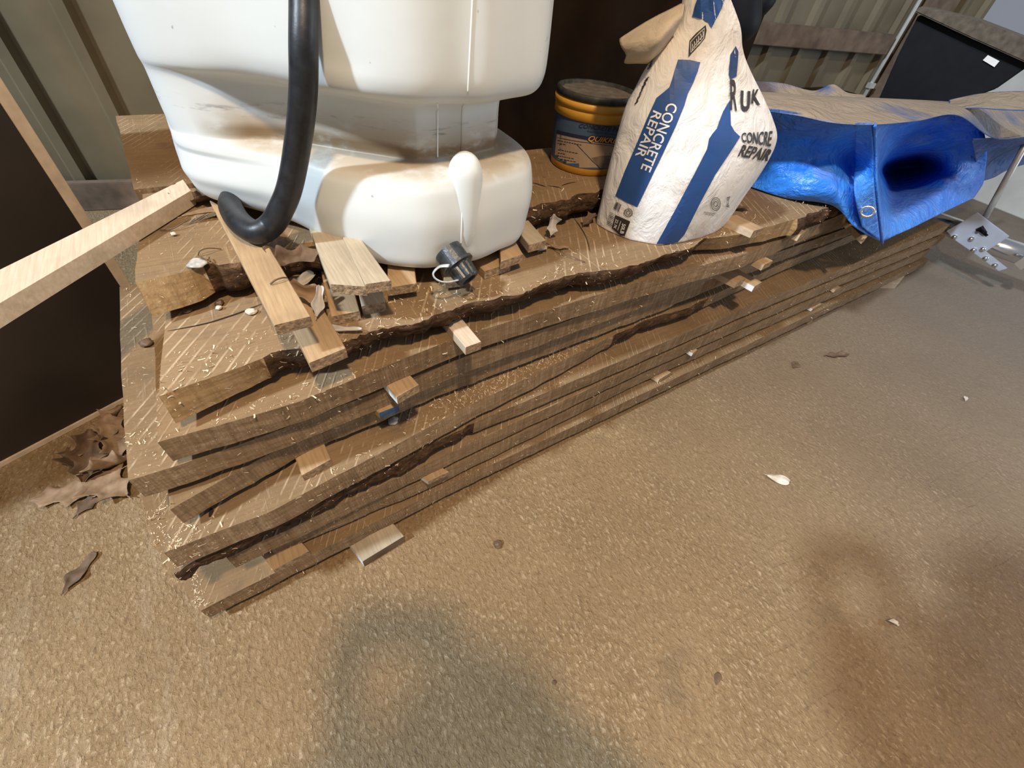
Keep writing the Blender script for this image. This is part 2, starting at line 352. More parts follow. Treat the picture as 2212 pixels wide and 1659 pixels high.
# dark framed panel leaning at left
Pc = P(400, 800, 0); Pl = P(0, 1012, 0); pdv = (Pl - Pc).normalized(); pn = Vector((pdv.y, -pdv.x, 0))
if pn.y > 0: pn = -pn
pan = empty('framed_board', Pc + pdv * .9, 'tall dark panel with pale edges standing on the floor at left', 'board')
pa = math.atan2(pdv.y, pdv.x)
def pbox(name, s0, s1, z0, z1, d0, d1, mat):
    bm = bmesh.new(); cc = Pc + pdv * (s0 + s1) / 2 - pn * (d0 + d1) / 2 + Vector((0, 0, (z0 + z1) / 2))
    box(bm, cc, (s1 - s0, d1 - d0, z1 - z0), rotz(pa), bev=.001); return obj(name, bm, M[mat], pan)
pbox('sheet', .022, .95, .014, 2.2, .004, .022, 'panel'); pbox('side_edge', 0, .022, 0, 2.2, 0, .026, 'panel_edge'); pbox('bottom_edge', .016, .95, 0, .014, 0, .026, 'panel_edge')

# ------------------------------------------------------------------ the board stack
Z = dict(S1=.075, S2=.138, S3=.201, S4=.264, S5=.327, T4=.390, T3=.453, T2=.516, T1=.579, U0=.642)
T = .045
def slab(name, label, z, front, left, back, xr, bark=(), setb=None, top='top', face='face', rough=.003, n=170, t=T, skew=0, rag=.002):
    """front: (x, y) along the near top edge; left: (x, y) down the left end; bark: x ranges with a rounded bark edge;
       setb: (x, d) how far the lower edge stands back from the upper one"""
    fx = [p[0] for p in front]; fy = [p[1] for p in front]; lx = [p[0] for p in left]; ly = [p[1] for p in left]
    bx = [p[0] for p in back]; by = [p[1] for p in back]; m = 9; seed = random.random() * 50
    def isb(x): return any(a <= x <= b for a, b in bark)
    def sd(x): return interp([p[0] for p in setb], [p[1] for p in setb], x) if setb else 0
    bm = bmesh.new(); rowsT = []; rowsB = []; rowsF = []
    for i in range(n + 1):
        s = (i / n) ** 1.35
        rt = []; rb = []
        for j in range(m + 1):
            tt = j / m; x = interp([0, 1], [0, 1], s)
            # x at this row
            yg = fy[0] + (by[0] - fy[0]) * tt; x0 = interp(ly, lx, yg) + rag * noise.noise(Vector((yg * 60, seed, 0)))
            xx = x0 + (xr + skew * tt - x0) * s
            yf = interp(fx, fy, xx); yb = interp(bx, by, xx)
            am = rough * (3.0 if isb(xx) else .5)
            yf += am * fbm((xx * 14, seed, z), 1, 4) + am * .4 * noise.noise(Vector((xx * 120, seed, 1)))
            y = yf + (yb - yf) * tt
            zz = z + .0012 * noise.noise(Vector((xx * 4, y * 6, seed)))
            rt.append(Vector((xx, y, zz)))
            if j == 0: yB = yf + sd(xx) + am * 1.2 * fbm((xx * 17, seed + 9, z), 1, 4)
            rb.append(Vector((xx, yB + (yb - yB) * tt, z - t)))
        x = rt[0].x; F_ = []; bk = isb(x)
        for k in range(1, 5):
            q = k / 5; p = rt[0].lerp(rb[0], q)
            p.y += (-.006 * math.sin(q * math.pi) if bk else 0) + (.0035 if bk else .0008) * fbm((x * 40, q * 3, seed), 1, 4)
            p.z += (.002 if bk else 0) * noise.noise(Vector((x * 30, q, seed)))
            F_.append(p)
        rowsT.append(rt); rowsB.append(rb); rowsF.append(F_)
    TV = [[bm.verts.new(p) for p in r] for r in rowsT]; BV = [[bm.verts.new(p) for p in r] for r in rowsB]; FV = [[bm.verts.new(p) for p in r] for r in rowsF]
    for i in range(n):
        for j in range(m):
            bm.faces.new((TV[i][j], TV[i + 1][j], TV[i + 1][j + 1], TV[i][j + 1])); bm.faces.new((BV[i][j], BV[i][j + 1], BV[i + 1][j + 1], BV[i + 1][j]))
        col = [TV[i][0]] + FV[i] + [BV[i][0]]; col2 = [TV[i + 1][0]] + FV[i + 1] + [BV[i + 1][0]]
        mi = 2 if isb(rowsT[i][0].x) else 1
        for k in range(5):
            ff = bm.faces.new((col[k], col[k + 1], col2[k + 1], col2[k])); ff.material_index = mi; ff.smooth = mi == 2
        ff = bm.faces.new((TV[i][m], TV[i + 1][m], BV[i + 1][m], BV[i][m])); ff.material_index = 1
    for i in (0, n):
        for j in range(m):
            a = [TV[i][j], TV[i][j + 1], BV[i][j + 1], BV[i][j]]
            if i == n: a = a[::-1]
            bm.faces.new(a).material_index = 1
        col = [TV[i][0]] + FV[i] + [BV[i][0]]
        try: bm.faces.new(col[::-1] if i else col).material_index = 1
        except ValueError: pass
    o = obj(name, bm, [M[top], M[face], M['bark']]); setp(o, label, 'board', 'boards in the drying stack'); return o
def pts(z, *uv): return [tuple(P(u, v, z)[:2]) for u, v in uv]
slabs = {}
slabs['S1'] = slab('sawn_board', 'lowest long board of the stack, resting just above the concrete floor', Z['S1'],
    [(-.30, .493), (-.15, .497), (.29, .508), (.95, .505), (2.2, .50), (3.07, .492)], [(-.294, .493), (-.314, .503), (-.315, .60), (-.31, 1.05)], [(-.3, 1.0), (3.1, 1.02)], 3.06)
slabs['S2'] = slab('sawn_board', 'second board from the floor, its left end set back from the one below', Z['S2'],
    [(-.16, .528), (.2, .512), (.95, .535), (2.1, .52), (3.1, .51)], [(-.15, .52), (-.14, 1.05)], [(-.2, 1.0), (3.1, 1.03)], 3.0)
slabs['S3'] = slab('sawn_board', 'third board from the floor, dark edge under the bark lipped board', Z['S3'],
    [(-.2, .50), (.2, .512), (.93, .528), (2.0, .525), (3.1, .51)], [(-.205, .5), (-.19, 1.05)], [(-.2, 1.0), (3.1, 1.02)], 3.08, top='top2')
slabs['S4'] = slab('sawn_board', 'fourth board from the floor, dark bark along its lower edge near the left end', Z['S4'],
    [(-.263, .475), (-.1, .488), (.287, .521), (.89, .524), (1.3, .53), (2.9, .52)], pts(Z['S4'], (375, 1240), (350, 1225), (330, 1150), (305, 1065)) + [(-.30, 1.05)], [(-.3, 1.02), (3.1, 1.0)], 3.02, bark=[(-.3, .30)], setb=[(-.3, .01), (.3, .006), (.5, 0)])
slabs['S5'] = slab('sawn_board', 'fifth board from the floor, broad top showing and strewn with shavings', Z['S5'],
    [(-.244, .477), (-.1, .472), (.1, .497), (.286, .523), (.6, .55), (.9, .575), (1.05, .568), (1.6, .60), (2.2, .62), (2.9, .60)], [(-.25, .477), (-.238, .567), (-.235, 1.05)], [(-.3, 1.02), (3.1, 1.04)], 2.95, bark=[(.75, 1.15)], setb=[(-.2, -.004), (.5, -.004), (.8, .008), (1.2, .004)], top='top2')
slabs['T4'] = slab('sawn_board', 'sixth board from the floor, grey rough edge set back over the shavings', Z['T4'],
    [(-.22, .50), (-.03, .548), (.31, .566), (.9, .572), (1.5, .60), (2.8, .61)], [(-.215, .50), (-.22, 1.05)], [(-.3, 1.02), (3.1, 1.04)], 2.8, rough=.005)
slabs['T3'] = slab('sawn_board', 'seventh board from the floor, its left end jutting out furthest', Z['T3'],
    [(-.237, .526), (-.1, .520), (.1, .53), (.297, .545), (.84, .552), (1.5, .59), (2.6, .60)], pts(Z['T3'], (277, 1038), (268, 900), (262, 780), (258, 635)) + [(-.236, 1.15)], [(-.3, 1.05), (3.1, 1.05)], 1.95, top='top2')
slabs['T2'] = slab('sawn_board', 'eighth board from the floor, directly under the bark edged top slab', Z['T2'],
    [(-.177, .515), (0, .506), (.15, .524), (.291, .537), (.767, .53), (1.125, .512), (1.7, .55), (2.4, .58)], [(-.178, .515), (-.17, .711), (-.16, 1.1)], [(-.3, 1.05), (3.1, 1.05)], 1.85)
slabs['T1'] = slab('live_edge_slab', 'wide bark edged slab carrying the paper bag, long drying crack at its left end', Z['T1'],
    [(-.149, .530), (-.066, .541), (.0, .552), (.088, .537), (.289, .535), (.5, .535), (.725, .517), (.86, .520), (.93, .540), (1.05, .520), (1.3, .515), (1.528, .535), (2.0, .56)],
    [(-.150, .53), (-.128, .71), (-.115, 1.1)], [(-.3, 1.1), (3.1, 1.1)], 1.78, bark=[(-.03, .94), (1.3, 2.0)], setb=[(-.15, -.008), (-.07, .004), (.1, .02), (.9, .03), (1.2, .0)], top='top2', face='face2', rough=.004, n=220)
slabs['U0'] = slab('live_edge_slab', 'topmost bark edged slab under the white tank and the yellow pail', Z['U0'],
    [(-.141, .704), (-.10, .706), (-.075, .710), (-.055, .722), (-.045, .728), (-.032, .716), (-.015, .708), (.02, .712), (.15, .715), (.549, .718), (.772, .735), (1.1, .76), (1.6, .78)],
    [(-.141, .704), (-.119, .97), (-.118, 1.02)], [(-.2, 1.01), (.7, 1.02), (1.7, 1.0)], 1.6, bark=[(-.06, 1.6)], setb=[(-.15, -.022), (-.07, -.012), (0, 0), (1, .006)], top='top', face='face2', rough=.004)
slabs['U1'] = slab('sawn_board', 'board behind the top slab, seen between the ribbed wall and the tank', Z['U0'],
    [(-.125, 1.035), (1.5, 1.04)], [(-.13, 1.03), (-.15, 1.5)], [(-.2, 1.5), (1.6, 1.5)], .50, n=60)
# drying cracks let into the slab tops
def crack(parent, z, uv, w=.0012, label='dark drying crack'):
    bm = bmesh.new(); p = catmull([P(u, v, z) for u, v in uv], 8); L = []
    for i, q in enumerate(p):
        d = (p[min(i + 1, len(p) - 1)] - p[max(i - 1, 0)]).normalized(); s = Vector((-d.y, d.x, 0)); ww = w * math.sin(math.pi * (i + .3) / (len(p) - .4)) + .0002
        q = q + Vector((0, 0, .0014)) + s * .0012 * noise.noise(q * 60); L.append([q - s * ww, q + s * ww])
    grid(bm, L); o = obj('crack', bm, M['dark'], parent); o['label'] = label
crack(slabs['T1'], Z['T1'], [(362, 717), (420, 706), (480, 690), (540, 668), (570, 655)])
crack(slabs['T1'], Z['T1'], [(1235, 465), (1262, 505), (1275, 545)], .0007)
crack(slabs['U0'], Z['U0'], [(1150, 395), (1165, 400), (1182, 405)]); crack(slabs['U0'], Z['U0'], [(1182, 402), (1200, 404), (1213, 408)])
crack(slabs['U0'], Z['U0'], [(1213, 402), (1228, 397), (1245, 394)]); crack(slabs['U0'], Z['U0'], [(392, 487), (420, 480), (450, 460)], .0007)
crack(slabs['S5'], Z['S5'], [(452, 1118), (456, 1105), (457, 1098)], .003, 'small dark knot hole')

# stickers between the boards; each is a quad of pixels on its own top plane, carried back into the stack
def stick(name, label, z, quad, th=.018, mat='stick', back=.25, side=None, end=None, group='stickers between the boards', cat='stick'):
    BL, BR, FR, FL = [P(u, v, z) for u, v in quad]
    d = ((BL - FL).normalized() + (BR - FR).normalized()).normalized(); wv = (FR - FL)
    BL2 = BL + d * back; BR2 = BL2 + (BR - BL) if back else BR
    bm = bmesh.new(); tp = [FL, FR, BR2, BL2]; n = 6
    Lp = [FL.lerp(BL2, i / n) for i in range(n + 1)]; Rp = [FR.lerp(BR2, i / n) for i in range(n + 1)]
    c = .0012; dn = Vector((0, 0, -1)); x = wv.normalized(); rows = []
    for L, R in zip(Lp, Rp): rows.append([L + dn * th, L + dn * c, L + x * c, R - x * c, R + dn * c, R + dn * th])
    V = [[bm.verts.new(p + Vector((0, 0, .0004 * noise.noise(p * 40)))) for p in r] for r in rows]
    for A, B_ in zip(V, V[1:]):
        for k in range(6):
            ff = bm.faces.new((A[k], A[(k + 1) % 6], B_[(k + 1) % 6], B_[k]))
            if k == 0 and side: ff.material_index = 2  # lighter left side, painted in for the cool light
    ff = bm.faces.new(V[0]); ff.material_index = 1; bm.faces.new(V[-1][::-1]).material_index = 1
    bmesh.ops.recalc_face_normals(bm, faces=bm.faces)
    o = obj(name, bm, [M[mat], M[end or 'endgrain'], M[side or mat]]); setp(o, label, cat, group); return o
G1 = 'loose sticks under the tank'
stick('wood_stick', 'long flat stick running out from under the hose over the slab edge', .660, [(468, 464), (575, 522), (671, 683), (592, 703)], .016, back=.06, group=G1)
stick('wood_stick', 'flat stick just below and right of the long one, with square cut end', .597, [(620, 690), (700, 668), (747, 752), (668, 784)], .018, back=.15, group=G1)
stick('wood_stick', 'wide weathered stick under the tank with a crumbly end', .660, [(668, 494), (743, 510), (790, 619), (713, 614)], .016, 'stick_grey', .12, group=G1)
stick('wood_stick', 'pale stick beside the wide weathered one, partly under the tank foot', .664, [(745, 508), (776, 520), (845, 606), (789, 614)], .016, 'stick_grey', .12, group=G1)
stick('wood_stick', 'short stick end lying below the wide weathered stick', .597, [(700, 622), (764, 622), (777, 672), (715, 684)], .018, back=.12, group=G1)
stick('wood_stick', 'narrow stick end below the pale stick', .597, [(772, 628), (826, 624), (832, 652), (781, 662)], .018, 'stick_grey', .1, group=G1)
stick('wood_stick', 'stick showing between the pale stick and the black drain plug', .610, [(840, 566), (892, 566), (900, 612), (836, 622)], .016, back=.1, group=G1)
stick('wood_stick', 'flat stick right of the drain plug lying on top of another', .615, [(1088, 520), (1100, 512), (1130, 549), (1082, 565)], .017, back=.08, group=G1)
stick('wood_stick', 'lower stick right of the drain plug against the slab', .597, [(1028, 560), (1062, 545), (1104, 568), (1047, 586)], .017, back=.08, group=G1)
stick('wood_stick', 'stick showing in the loop of the drain plug tether', .597, [(950, 580), (990, 575), (996, 606), (962, 611)], .012, back=.08, group=G1)
stick('wood_stick', 'stick end jutting from under the top slab right of the tank', .614, [(1105, 478), (1135, 470), (1180, 519), (1143, 529)], .017, 'stick_grey', .12, group=G1)
stick('wood_stick', 'pale whitish stick under the bark edge below the drain plug', .534, [(959, 698), (1003, 690), (1040, 738), (1006, 750)], .018, 'stick_pale')
stick('wood_stick', 'stick with a white left side, right above the blue ended one', .471, [(828, 830), (890, 811), (905, 831), (857, 858)], .018, side='lit_side_and_label')
stick('wood_stick', 'stick with a blue painted end in the left part of the stack', .408, [(807, 879), (838, 862), (861, 876), (819, 892)], .016, end='paint_blue')
stick('wood_stick', 'square ended stick on the broad lower board with shavings', .345, [(631, 978), (699, 952), (715, 992), (652, 1027)], .018)
stick('wood_stick', 'stick with a thin white side on the lowest board near the left end', .093, [(563, 1195), (640, 1160), (668, 1190), (590, 1232)], .018, side='lit_side_and_label')
stick('wood_stick', 'reddish edged stick end at the right foot of the paper bag', .597, [(1558, 470), (1592, 464), (1650, 492), (1628, 499)], .018, back=0, side='stick_pale')
stick('wood_stick', 'stick on the next board down, right of the reddish edged one', .534, [(1674, 486), (1697, 480), (1741, 499), (1729, 508)], .018, side='stick_pale')
stick('wood_stick', 'short stick end in the middle of the right half of the stack', .471, [(1611, 552), (1632, 544), (1670, 563), (1651, 572)], .018, side='stick_pale')
stick('wood_stick', 'left one of the two stick ends lying side by side', .408, [(1562, 598), (1586, 588), (1611, 601), (1592, 611)], .018, side='stick_pale')
stick('wood_stick', 'right one of the two stick ends lying side by side', .400, [(1606, 607), (1624, 596), (1646, 609), (1630, 619)], .018, side='lit_side_and_label')
stick('wood_stick', 'white sided stick low on the right, above the bottom board', .093, [(1727, 654), (1748, 645), (1776, 656), (1756, 667)], .014, side='lit_side_and_label')
stick('wood_stick', 'pale stick end above the white sided one', .156, [(1788, 618), (1800, 612), (1817, 620), (1805, 626)], .014, side='stick_pale')
stick('wood_stick', 'white sided stick near the far right end of the stack', .093, [(1943, 555), (1955, 549), (1975, 558), (1965, 564)], .014, side='lit_side_and_label')
stick('wood_stick', 'stick end in the middle, just above the lowest board', .093, [(1409, 812), (1436, 797), (1450, 804), (1424, 820)], .014, side='stick_pale')
stick('wood_stick', 'tiny white stick end in the middle of the stack edge', .156, [(1482, 755), (1495, 748), (1507, 755), (1497, 763)], .014, side='lit_side_and_label')
stick('wood_stick', 'stick end low in the left part between second and third boards', .156, [(915, 1032), (957, 1012), (970, 1019), (925, 1040)], .014, side='lit_side_and_label')
stick('wood_stick', 'pinkish stick end beside the tip of the blue tarp', .471, [(1848, 500), (1862, 494), (1874, 511), (1868, 516)], .018, side='stick_pale')
stick('wood_stick', 'dark stick end below the tarp tip', .219, [(1788, 570), (1800, 563), (1806, 570), (1795, 578)], .018)
stick('wood_stick', 'pale offcut at the far right end of the stack', .120, [(1960, 540), (1985, 530), (2013, 524), (1968, 543)], .02, 'stick_pale', .02)
bq = stick('support_block', 'squared timber block on the floor under the left end of the stack', .0295, [(762, 1190), (862, 1143), (873, 1158), (783, 1213)], .0295, 'stick_grey', .5, 'lit_side_and_label', 'girt', 'blocks under the stack', 'block')
stick('support_block', 'small wedge of wood under the stack at its right end', .030, [(1900, 608), (1930, 590), (1962, 586), (1942, 612)], .03, 'stick_grey', .4, None, 'endgrain', 'blocks under the stack', 'block')
stick('support_block', 'small dark chip of wood under the bottom board, right of centre', .018, [(1735, 690), (1752, 680), (1760, 686), (1752, 694)], .018, 'stick_grey', .4, None, 'endgrain', 'blocks under the stack', 'block')
for k, X in enumerate((1.0, 2.3)):
    bm = bmesh.new(); box(bm, (X, .80, .015), (.09, .36, .03), bev=.002); o = obj('support_block', bm, M['stick_grey']); setp(o, 'timber block hidden beneath the middle of the stack' if k == 0 else 'timber block hidden beneath the right end of the stack', 'block', 'blocks under the stack')
# loose strip of wood reaching out of frame at left
zs = .668; BL = P(395, 388, zs); BR = P(412, 412, zs); FR = P(-60, 690, zs); FL = P(-60, 612, zs); FR = FR + (FR - BR) * .1; FL = FL + (FL - BL) * .1
bm = bmesh.new(); n = 8; R_ = []
for i in range(n + 1):
    a = BL.lerp(FL, i / n); b = BR.lerp(FR, i / n); R_.append([a + Vector((0, 0, -.024)), a, b, b + Vector((0, 0, -.024))])
V = [[bm.verts.new(p) for p in r] for r in R_]
for A, B_ in zip(V, V[1:]):
    for k in range(4): bm.faces.new((A[k], A[(k + 1) % 4], B_[(k + 1) % 4], B_[k]))
bm.faces.new(V[0]); bm.faces.new(V[-1][::-1]); bmesh.ops.recalc_face_normals(bm, faces=bm.faces)
o = obj('timber_batten', bm, M['stick_pale']); setp(o, 'pale planed batten reaching in from the left edge onto the slab corner', 'board')
PART2 = True

# ------------------------------------------------------------------ white tank
ctrl = [(-.03, 1.45, 0, 0), (-.035, 1.15, 0, 0), (-.035, .96, .0, 0), (-.028, .885, .05, 0), (.02, .825, .25, .0), (.085, .765, .75, .25), (.160, .675, 1, .95), (.245, .607, 1, 1), (.315, .597, 1, 1),
        (.355, .592, 1, 1), (.41, .607, 1, 1), (.468, .630, 1, 1), (.508, .690, 1, .5), (.525, .80, 1, 0), (.53, 1.0, 1, .0), (.52, 1.40, .5, 0), (.42, 1.5, 0, 0), (.08, 1.52, 0, 0)]
def tank_body():
    pl_ = catmull([Vector((a, b, 0)) for a, b, _, _ in ctrl], 10, True); wt = catmull([Vector((c, d, 0)) for _, _, c, d in ctrl], 10, True); n = len(pl_)
    nr = []
    for i in range(n):
        d = pl_[(i + 1) % n] - pl_[i - 1]; nr.append(Vector((-d.y, d.x, 0)).normalized())     # inward
    cen = Vector((.25, 1.05, 0))
    for i in range(n):
        if nr[i].dot(cen - pl_[i]) < 0: nr[i] = -nr[i]
    prof = [(.612, .060, 0), (.613, .032, 0), (.619, .014, 0), (.632, .004, 0), (.655, .000, 0), (.70, -.004, 0), (.735, 0, 0), (.756, .006, 0), (.766, .018, 0), (.770, .026, .022), (.773, .026, .040), (.782, .022, .047), (.80, .018, .050), (.838, .018, .050),
            (.850, .016, .047), (.856, .010, .038), (.860, .006, .020), (.866, .004, .006), (.880, .001, 0), (.91, -.002, 0), (1.0, 0, 0), (1.15, .002, 0), (1.32, .004, 0), (1.36, .03, 0), (1.38, .09, 0)]
    pr = catmull([Vector(p) for p in prof], 5); bm = bmesh.new(); rings = []
    for q in pr:
        z, off, nk = q; ring = []
        for i in range(n):
            wn_, ws = wt[i].x, wt[i].y; k = max(0, min(1, (.735 - z) / .11)); zz = z + (1 - ws) * .050 * k * k * (3 - 2 * k)
            p = pl_[i] + nr[i] * ((off if z < .75 or z > 1 else off * max(.15, wn_)) + nk * wn_)
            # vertical groove up the middle of the near face
            g = math.exp(-((p.x - .175) / .035) ** 2) * max(0, min(1, (z - .87) / .03)) * (1 if p.y < 1 else 0); p = p + nr[i] * .006 * g
            ring.append(bm.verts.new((p.x, p.y, zz)))
        rings.append(ring)
    for A, B_ in zip(rings, rings[1:]):
        for i in range(n): bm.faces.new((A[i], A[(i + 1) % n], B_[(i + 1) % n], B_[i]))
    bm.faces.new(rings[0][::-1]); bm.faces.new(rings[-1]); bmesh.ops.recalc_face_normals(bm, faces=bm.faces); return bm
tank = empty('liquid_tank', (.25, 1.0, .625), 'big milky white plastic tank with a brown dirt line around its waist', 'tank')
tb = obj('tank_body', tank_body(), M['tank'], tank, True)
from mathutils.bvhtree import BVHTree
def bvh_of(o):
    me = o.data; off = wloc(o); return BVHTree.FromPolygons([v.co + off for v in me.vertices], [tuple(p.vertices) for p in me.polygons])
tbv = bvh_of(tb)
def on(bv, u, v, off=0):
    d = ray(u, v).normalized(); h = bv.ray_cast(CAM, d)
    if h[0] is None:
        return None
    nn = h[1]
    if nn.dot(d) > 0: nn = -nn
    return h[0] + nn * off
# capsule shaped moulded post on the shelf above the drain
bm = bmesh.new(); c0 = P(993, 430, .70); c0 = Vector((.332, .615, .660))
pf = [(.0005 + .0265 * math.sin(t), .105 + .034 * math.cos(t)) for t in [math.pi * k / 16 for k in range(0, 9)]][::-1]
lathe(bm, [(.014, -.03), (.021, -.005), (.0265, .02), (.028, .05), (.0275, .095)] + pf, (c0.x, c0.y, c0.z), 32); o = obj('moulded_post', bm, M['tank_clean'], tank, True)
def seam(uv, r=.0011):
    pp = [on(tbv, u, v, .0004) for u, v in uv]; pp = [p for p in pp if p]
    if len(pp) > 2:
        bm = bmesh.new(); tube(bm, catmull(pp, 3), r, 6); o = obj('mould_seam', bm, M['seam'], tank, True); o['label'] = 'thin bright mould seam'
seam([(1022 - k * .6, -30 + k * 12) for k in range(20)])
seam([(945, 222 + k * 9) for k in range(14)])
seam([(1000 - k * .3, 400 + k * 9) for k in range(15)])
# drain plug and tether
dp = P(985, 566, .640) ; ax = Vector((.25, -.80, -.52)).normalized()
plug = empty('drain_plug', dp, 'black ribbed drain plug with a grey tether loop at the bottom of the white tank', 'plug')
q = ax.to_track_quat('Z', 'Y').to_matrix()
bm = bmesh.new(); n = 40; rings = []
for z, r, hexa in [(-.02, .020, 0), (.002, .0205, 0), (.003, .0235, 0), (.007, .0238, 0), (.0085, .0195, .5), (.010, .019, 1), (.028, .0175, 1), (.031, .0155, 1), (.031, .011, 0), (.026, .0105, 0)]:
    ring = []
    for k in range(n):
        a = 2 * math.pi * k / n; rr = r * (1 - hexa * .11 * (0.5 + .5 * math.cos(8 * a)) ** 2)
        ring.append(bm.verts.new(dp + q @ Vector((rr * math.cos(a), rr * math.sin(a), z))))
    rings.append(ring)
for A, B_ in zip(rings, rings[1:]):
    for k in range(n): bm.faces.new((A[k], A[(k + 1) % n], B_[(k + 1) % n], B_[k]))
bm.faces.new(rings[0][::-1]); bm.faces.new(rings[-1]); bmesh.ops.scale(bm, vec=(1.2, 1.2, 1.2), space=Matrix.Translation(-dp), verts=bm.verts); bmesh.ops.recalc_face_normals(bm, faces=bm.faces); obj('plug_cap', bm, M['plug'], plug)
bm = bmesh.new(); tube(bm, catmull([P(970, 574, .655), P(950, 576, .650), P(936, 590, .640), P(942, 603, .632), P(962, 610, .627), P(990, 605, .623), P(1012, 596, .622), P(1016, 585, .628)], 6), .0048, 8, flat=.35); obj('tether', bm, M['ring'], plug, True)
bm = bmesh.new(); tube(bm, [dp + ax * .02, dp + ax * .034], .006, 14); obj('plug_pin', bm, M['plug'], plug, True)

# hose
hp = [PD(648, -140, .46), PD(655, -60, .475), PD(657, 0, .485), PD(656, 100, .50), PD(655, 200, .53), PD(645, 300, .57), PD(627, 400, .615), P(607, 452, .715), P(586, 486, .690), P(556, 502, .680), P(524, 486, .680), P(503, 458, .680), P(500, 436, .680), P(520, 418, .680), P(560, 408, .680)]
bm = bmesh.new(); tube(bm, catmull(hp, 8), lambda t: .0155 + .0026 * min(1, t * 1.4), 24); o = obj('rubber_hose', bm, M['hose'], smooth=True); setp(o, 'thick black rubber hose hanging in a bend in front of the white tank', 'hose')

# ------------------------------------------------------------------ flat print on curved things
def quadmap(q, x, y):
    (a, b, c, d) = [Vector(p) for p in q]             # bottom-left, bottom-right, top-right, top-left
    return (a * (1 - x) + b * x) * (1 - y) + (d * (1 - x) + c * x) * y
def decal(bm2, bv, off, name, mat, parent, step=7):
    xs = [v.co.x for v in bm2.verts]; ys = [v.co.y for v in bm2.verts]
    if not xs: return
    for ax_, lo, hi in ((0, min(xs), max(xs)), (1, min(ys), max(ys))):
        k = lo + step
        while k < hi:
            co = Vector((k, 0, 0)) if ax_ == 0 else Vector((0, k, 0)); no = Vector((1, 0, 0)) if ax_ == 0 else Vector((0, 1, 0))
            bmesh.ops.bisect_plane(bm2, geom=bm2.verts[:] + bm2.edges[:] + bm2.faces[:], plane_co=co, plane_no=no); k += step
    bad = []
    for v in bm2.verts:
        p = on(bv, v.co.x, v.co.y, off)
        if p is None: bad.append(v)
        else: v.co = p
    bmesh.ops.delete(bm2, geom=bad, context='VERTS')
    if len(bm2.faces) == 0: bm2.free(); return
    return obj(name, bm2, mat, parent)
def poly2(pts_):
    bm2 = bmesh.new(); vs_ = [bm2.verts.new((x, y, 0)) for x, y in pts_]
    for tri in tessellate_polygon([[Vector((x, y, 0)) for x, y in pts_]]): bm2.faces.new([vs_[i] for i in tri])
    bmesh.ops.triangulate(bm2, faces=bm2.faces[:]); return bm2
def line2(pts_, w_):
    bm2 = bmesh.new(); L = []
    for i, p in enumerate(pts_):
        a = Vector(pts_[max(i - 1, 0)]); b = Vector(pts_[min(i + 1, len(pts_) - 1)]); d = (b - a).normalized(); s = Vector((-d.y, d.x)) * w_ / 2; p = Vector(p)
        L.append((bm2.verts.new((*(p - s), 0)), bm2.verts.new((*(p + s), 0))))
    for A, B_ in zip(L, L[1:]): bm2.faces.new((A[0], A[1], B_[1], B_[0]))
    return bm2
def text2(s, quad, bold=.02, shear=0, space=1.0):
    cu = bpy.data.curves.new('txt', 'FONT'); cu.body = s; cu.size = 1; cu.offset = bold; cu.resolution_u = 3; cu.shear = shear; cu.space_character = space
    ob = bpy.data.objects.new('txt', cu); C.objects.link(ob); bpy.context.view_layer.update()
    me = ob.evaluated_get(bpy.context.evaluated_depsgraph_get()).to_mesh(); bm2 = bmesh.new(); bm2.from_mesh(me)
    bpy.data.objects.remove(ob); bpy.data.curves.remove(cu)
    xs = [v.co.x for v in bm2.verts]; ys = [v.co.y for v in bm2.verts]; x0, x1, y0, y1 = min(xs), max(xs), min(ys), max(ys)
    for v in bm2.verts:
        p = quadmap(quad, (v.co.x - x0) / (x1 - x0), (v.co.y - y0) / (y1 - y0)); v.co = Vector((p.x, p.y, 0))
    return bm2

# ------------------------------------------------------------------ yellow pail
pc = Vector((.822, .884, Z['U0']))
pail = empty('plastic_pail', pc, 'yellow plastic pail of concrete patcher with a dusty dark lid behind the paper bag', 'pail')
bm = bmesh.new(); R0 = .0835
lathe(bm, [(R0 - .004, 0), (R0, .003), (R0 + .001, .016), (R0 + .0012, .020), (R0 + .006, .116), (R0 + .010, .118), (R0 + .0105, .134), (R0 + .009, .137), (R0 + .012, .1375), (R0 + .013, .150), (R0 + .009, .1515), (R0 + .007, .158)], pc, 64)
pb = obj('pail_body', bm, M['yellow'], pail)
bm = bmesh.new(); lathe(bm, [(R0 + .008, .153), (R0 + .011, .154), (R0 + .011, .166), (R0 + .008, .168), (R0 + .003, .167), (R0 + .001, .160), (.02, .160), (.001, .160)], pc, 64); obj('lid', bm, M['lid'], pail)
bm = bmesh.new(); V = []
n = 26
for i in range(n + 1):
    row = []
    for j in range(n + 1):
        x = (i / n * 2 - 1); y = (j / n * 2 - 1); r = max(abs(x), abs(y)); L = math.hypot(x, y); k = (r / L if L else 0) * (R0 - .001)
        row.append(pc + Vector((x * k, y * k, .1608 + .0035 * max(0, fbm((x * 3, y * 3, 3), 1, 4)))))
    V.append(row)
grid(bm, V); o = obj('dust_layer', bm, M['dust'], pail); o['label'] = 'grey brown dust caked on the lid'
pbv = bvh_of(pb)
